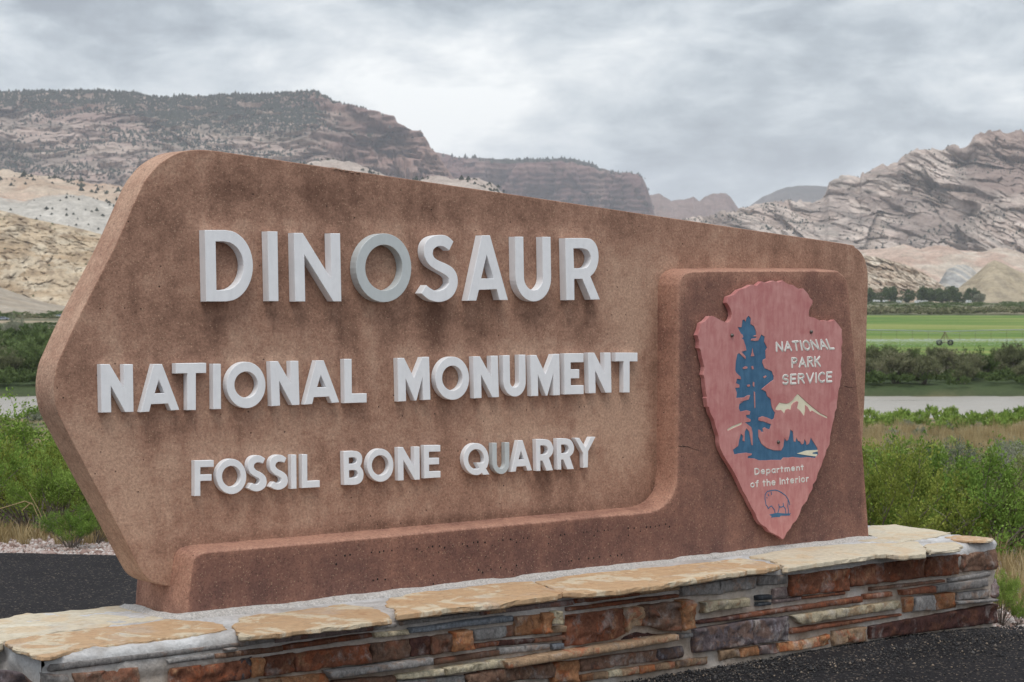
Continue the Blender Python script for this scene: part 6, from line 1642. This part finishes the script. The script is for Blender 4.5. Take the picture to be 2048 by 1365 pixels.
M_glass = plain('dark_car_glass', (.03, .035, .04), .15)
def loft(rings, closed=True):
    V = []; Fq = []; n = len(rings[0])
    for r in rings: V += r
    for k in range(len(rings) - 1): Fq += [(k * n + i, k * n + (i + 1) % n, (k + 1) * n + (i + 1) % n, (k + 1) * n + i) for i in range(n)]
    Fq += [tuple(range(n))[::-1], tuple(range((len(rings) - 1) * n, len(rings) * n))]
    return V, Fq
def car(px, Y, c, label, rz):
    x = px_xy(px, Y); root = empty('parked_car', (x, Y, float(gz(x, Y)) + .75), rz, label=label, category='car')
    m = plain('car_paint', c, .3, .3)
    prof = [(-2.2, .45), (-2.25, .8), (-1.5, .95), (-.9, 1.42), (.5, 1.45), (1.2, 1.0), (2.1, .88), (2.25, .6), (2.2, .4)]
    V, Fq = loft([[(a, w_, b) for a, b in prof] for w_ in (-.85, -.8, .8, .85)]); link('body', pymesh('body', V, Fq), m, root)
    V, Fq = loft([[(a, w_, b) for a, b in [(-1.35, .97), (-.85, 1.36), (.42, 1.39), (1.0, 1.0)]] for w_ in (-.86, .86)]); link('window', pymesh('window', V, Fq), M_glass, root)
    for wx in (-1.4, 1.4):
        for wy in (-.8, .8):
            V, Fq = loft([[(wx + .33 * math.cos(i * .628), wy + d_, .33 + .33 * math.sin(i * .628)) for i in range(10)] for d_ in (-.1, .1)]); link('wheel', pymesh('wheel', V, Fq), M_rub, root)
car(6, 790, (.30, .34, .42), 'blue-gray car on the track across the valley, at the left edge', .15)
car(121, 870, (.50, .56, .62), 'pale blue car across the valley just left of the slab', .1)
M_rv = plain('white_trailer_paint', (.72, .72, .72), .4)
def trailer(px, Y, L, h, label):
    x = px_xy(px, Y); root = empty('camping_trailer', (x, Y, float(gz(x, Y)) + .2), .2, label=label, category='trailer')
    V, Fq = loft([[(-L / 2, w_, .6), (-L / 2, w_, h * .8), (-L / 2 + .4, w_, h), (L / 2 - .5, w_, h), (L / 2, w_, h * .7), (L / 2 - .2, w_, .6)] for w_ in (-1.1, 1.1)]); link('body', pymesh('body', V, Fq), M_rv, root)
    for a in (-L * .25, L * .15):
        V, Fq = loft([[(a, w_, h * .5), (a, w_, h * .75), (a + .9, w_, h * .75), (a + .9, w_, h * .5)] for w_ in (-1.12, 1.12)]); link('window', pymesh('window', V, Fq), M_glass, root)
    for a in (-.5, .5):
        V, Fq = loft([[(a + .35 * math.cos(i * .628), d_, .35 + .35 * math.sin(i * .628)) for i in range(10)] for d_ in (-1.15, 1.15)]); link('wheel', pymesh('wheel', V, Fq), M_rub, root)
for px, L, h, lb in [(1753, 6, 2.8, 'white trailer under the trees nearest the slab'), (1771, 5, 2.4, 'small white trailer left of the lone round tree'), (1798, 4.5, 2.2, 'white trailer by the gap in the tree row'), (1836, 6, 2.6, 'white trailer at the left foot of the tall tree'), (1850, 5, 2.3, 'white trailer under the dense trees'), (1937, 4.5, 2.6, 'white trailer at the right end of the tree row')]:
    trailer(px, 1800, L, h, lb)

# ================================================================== AIR
V = [(a, b, c) for c in (-16.0, 760.0) for b in (-260.0, 13500.0) for a in (-7800.0, 7800.0)]
bm = bmesh.new(); vs = [bm.verts.new(v) for v in V]
for f in [(0, 2, 3, 1), (4, 5, 7, 6), (0, 1, 5, 4), (2, 6, 7, 3), (0, 4, 6, 2), (1, 3, 7, 5)]: bm.faces.new([vs[i] for i in f])
me = bpy.data.meshes.new('haze'); bm.to_mesh(me); bm.free()
m, t = mat_new('haze_air')
v = t.n('ShaderNodeVolumePrincipled'); v.inputs['Color'].default_value = (.88, .90, 1.0, 1); v.inputs['Density'].default_value = 5.0e-5; v.inputs['Anisotropy'].default_value = .1
t.n('ShaderNodeOutputMaterial', i_Volume=v)
link('haze', me, m, kind='stuff')
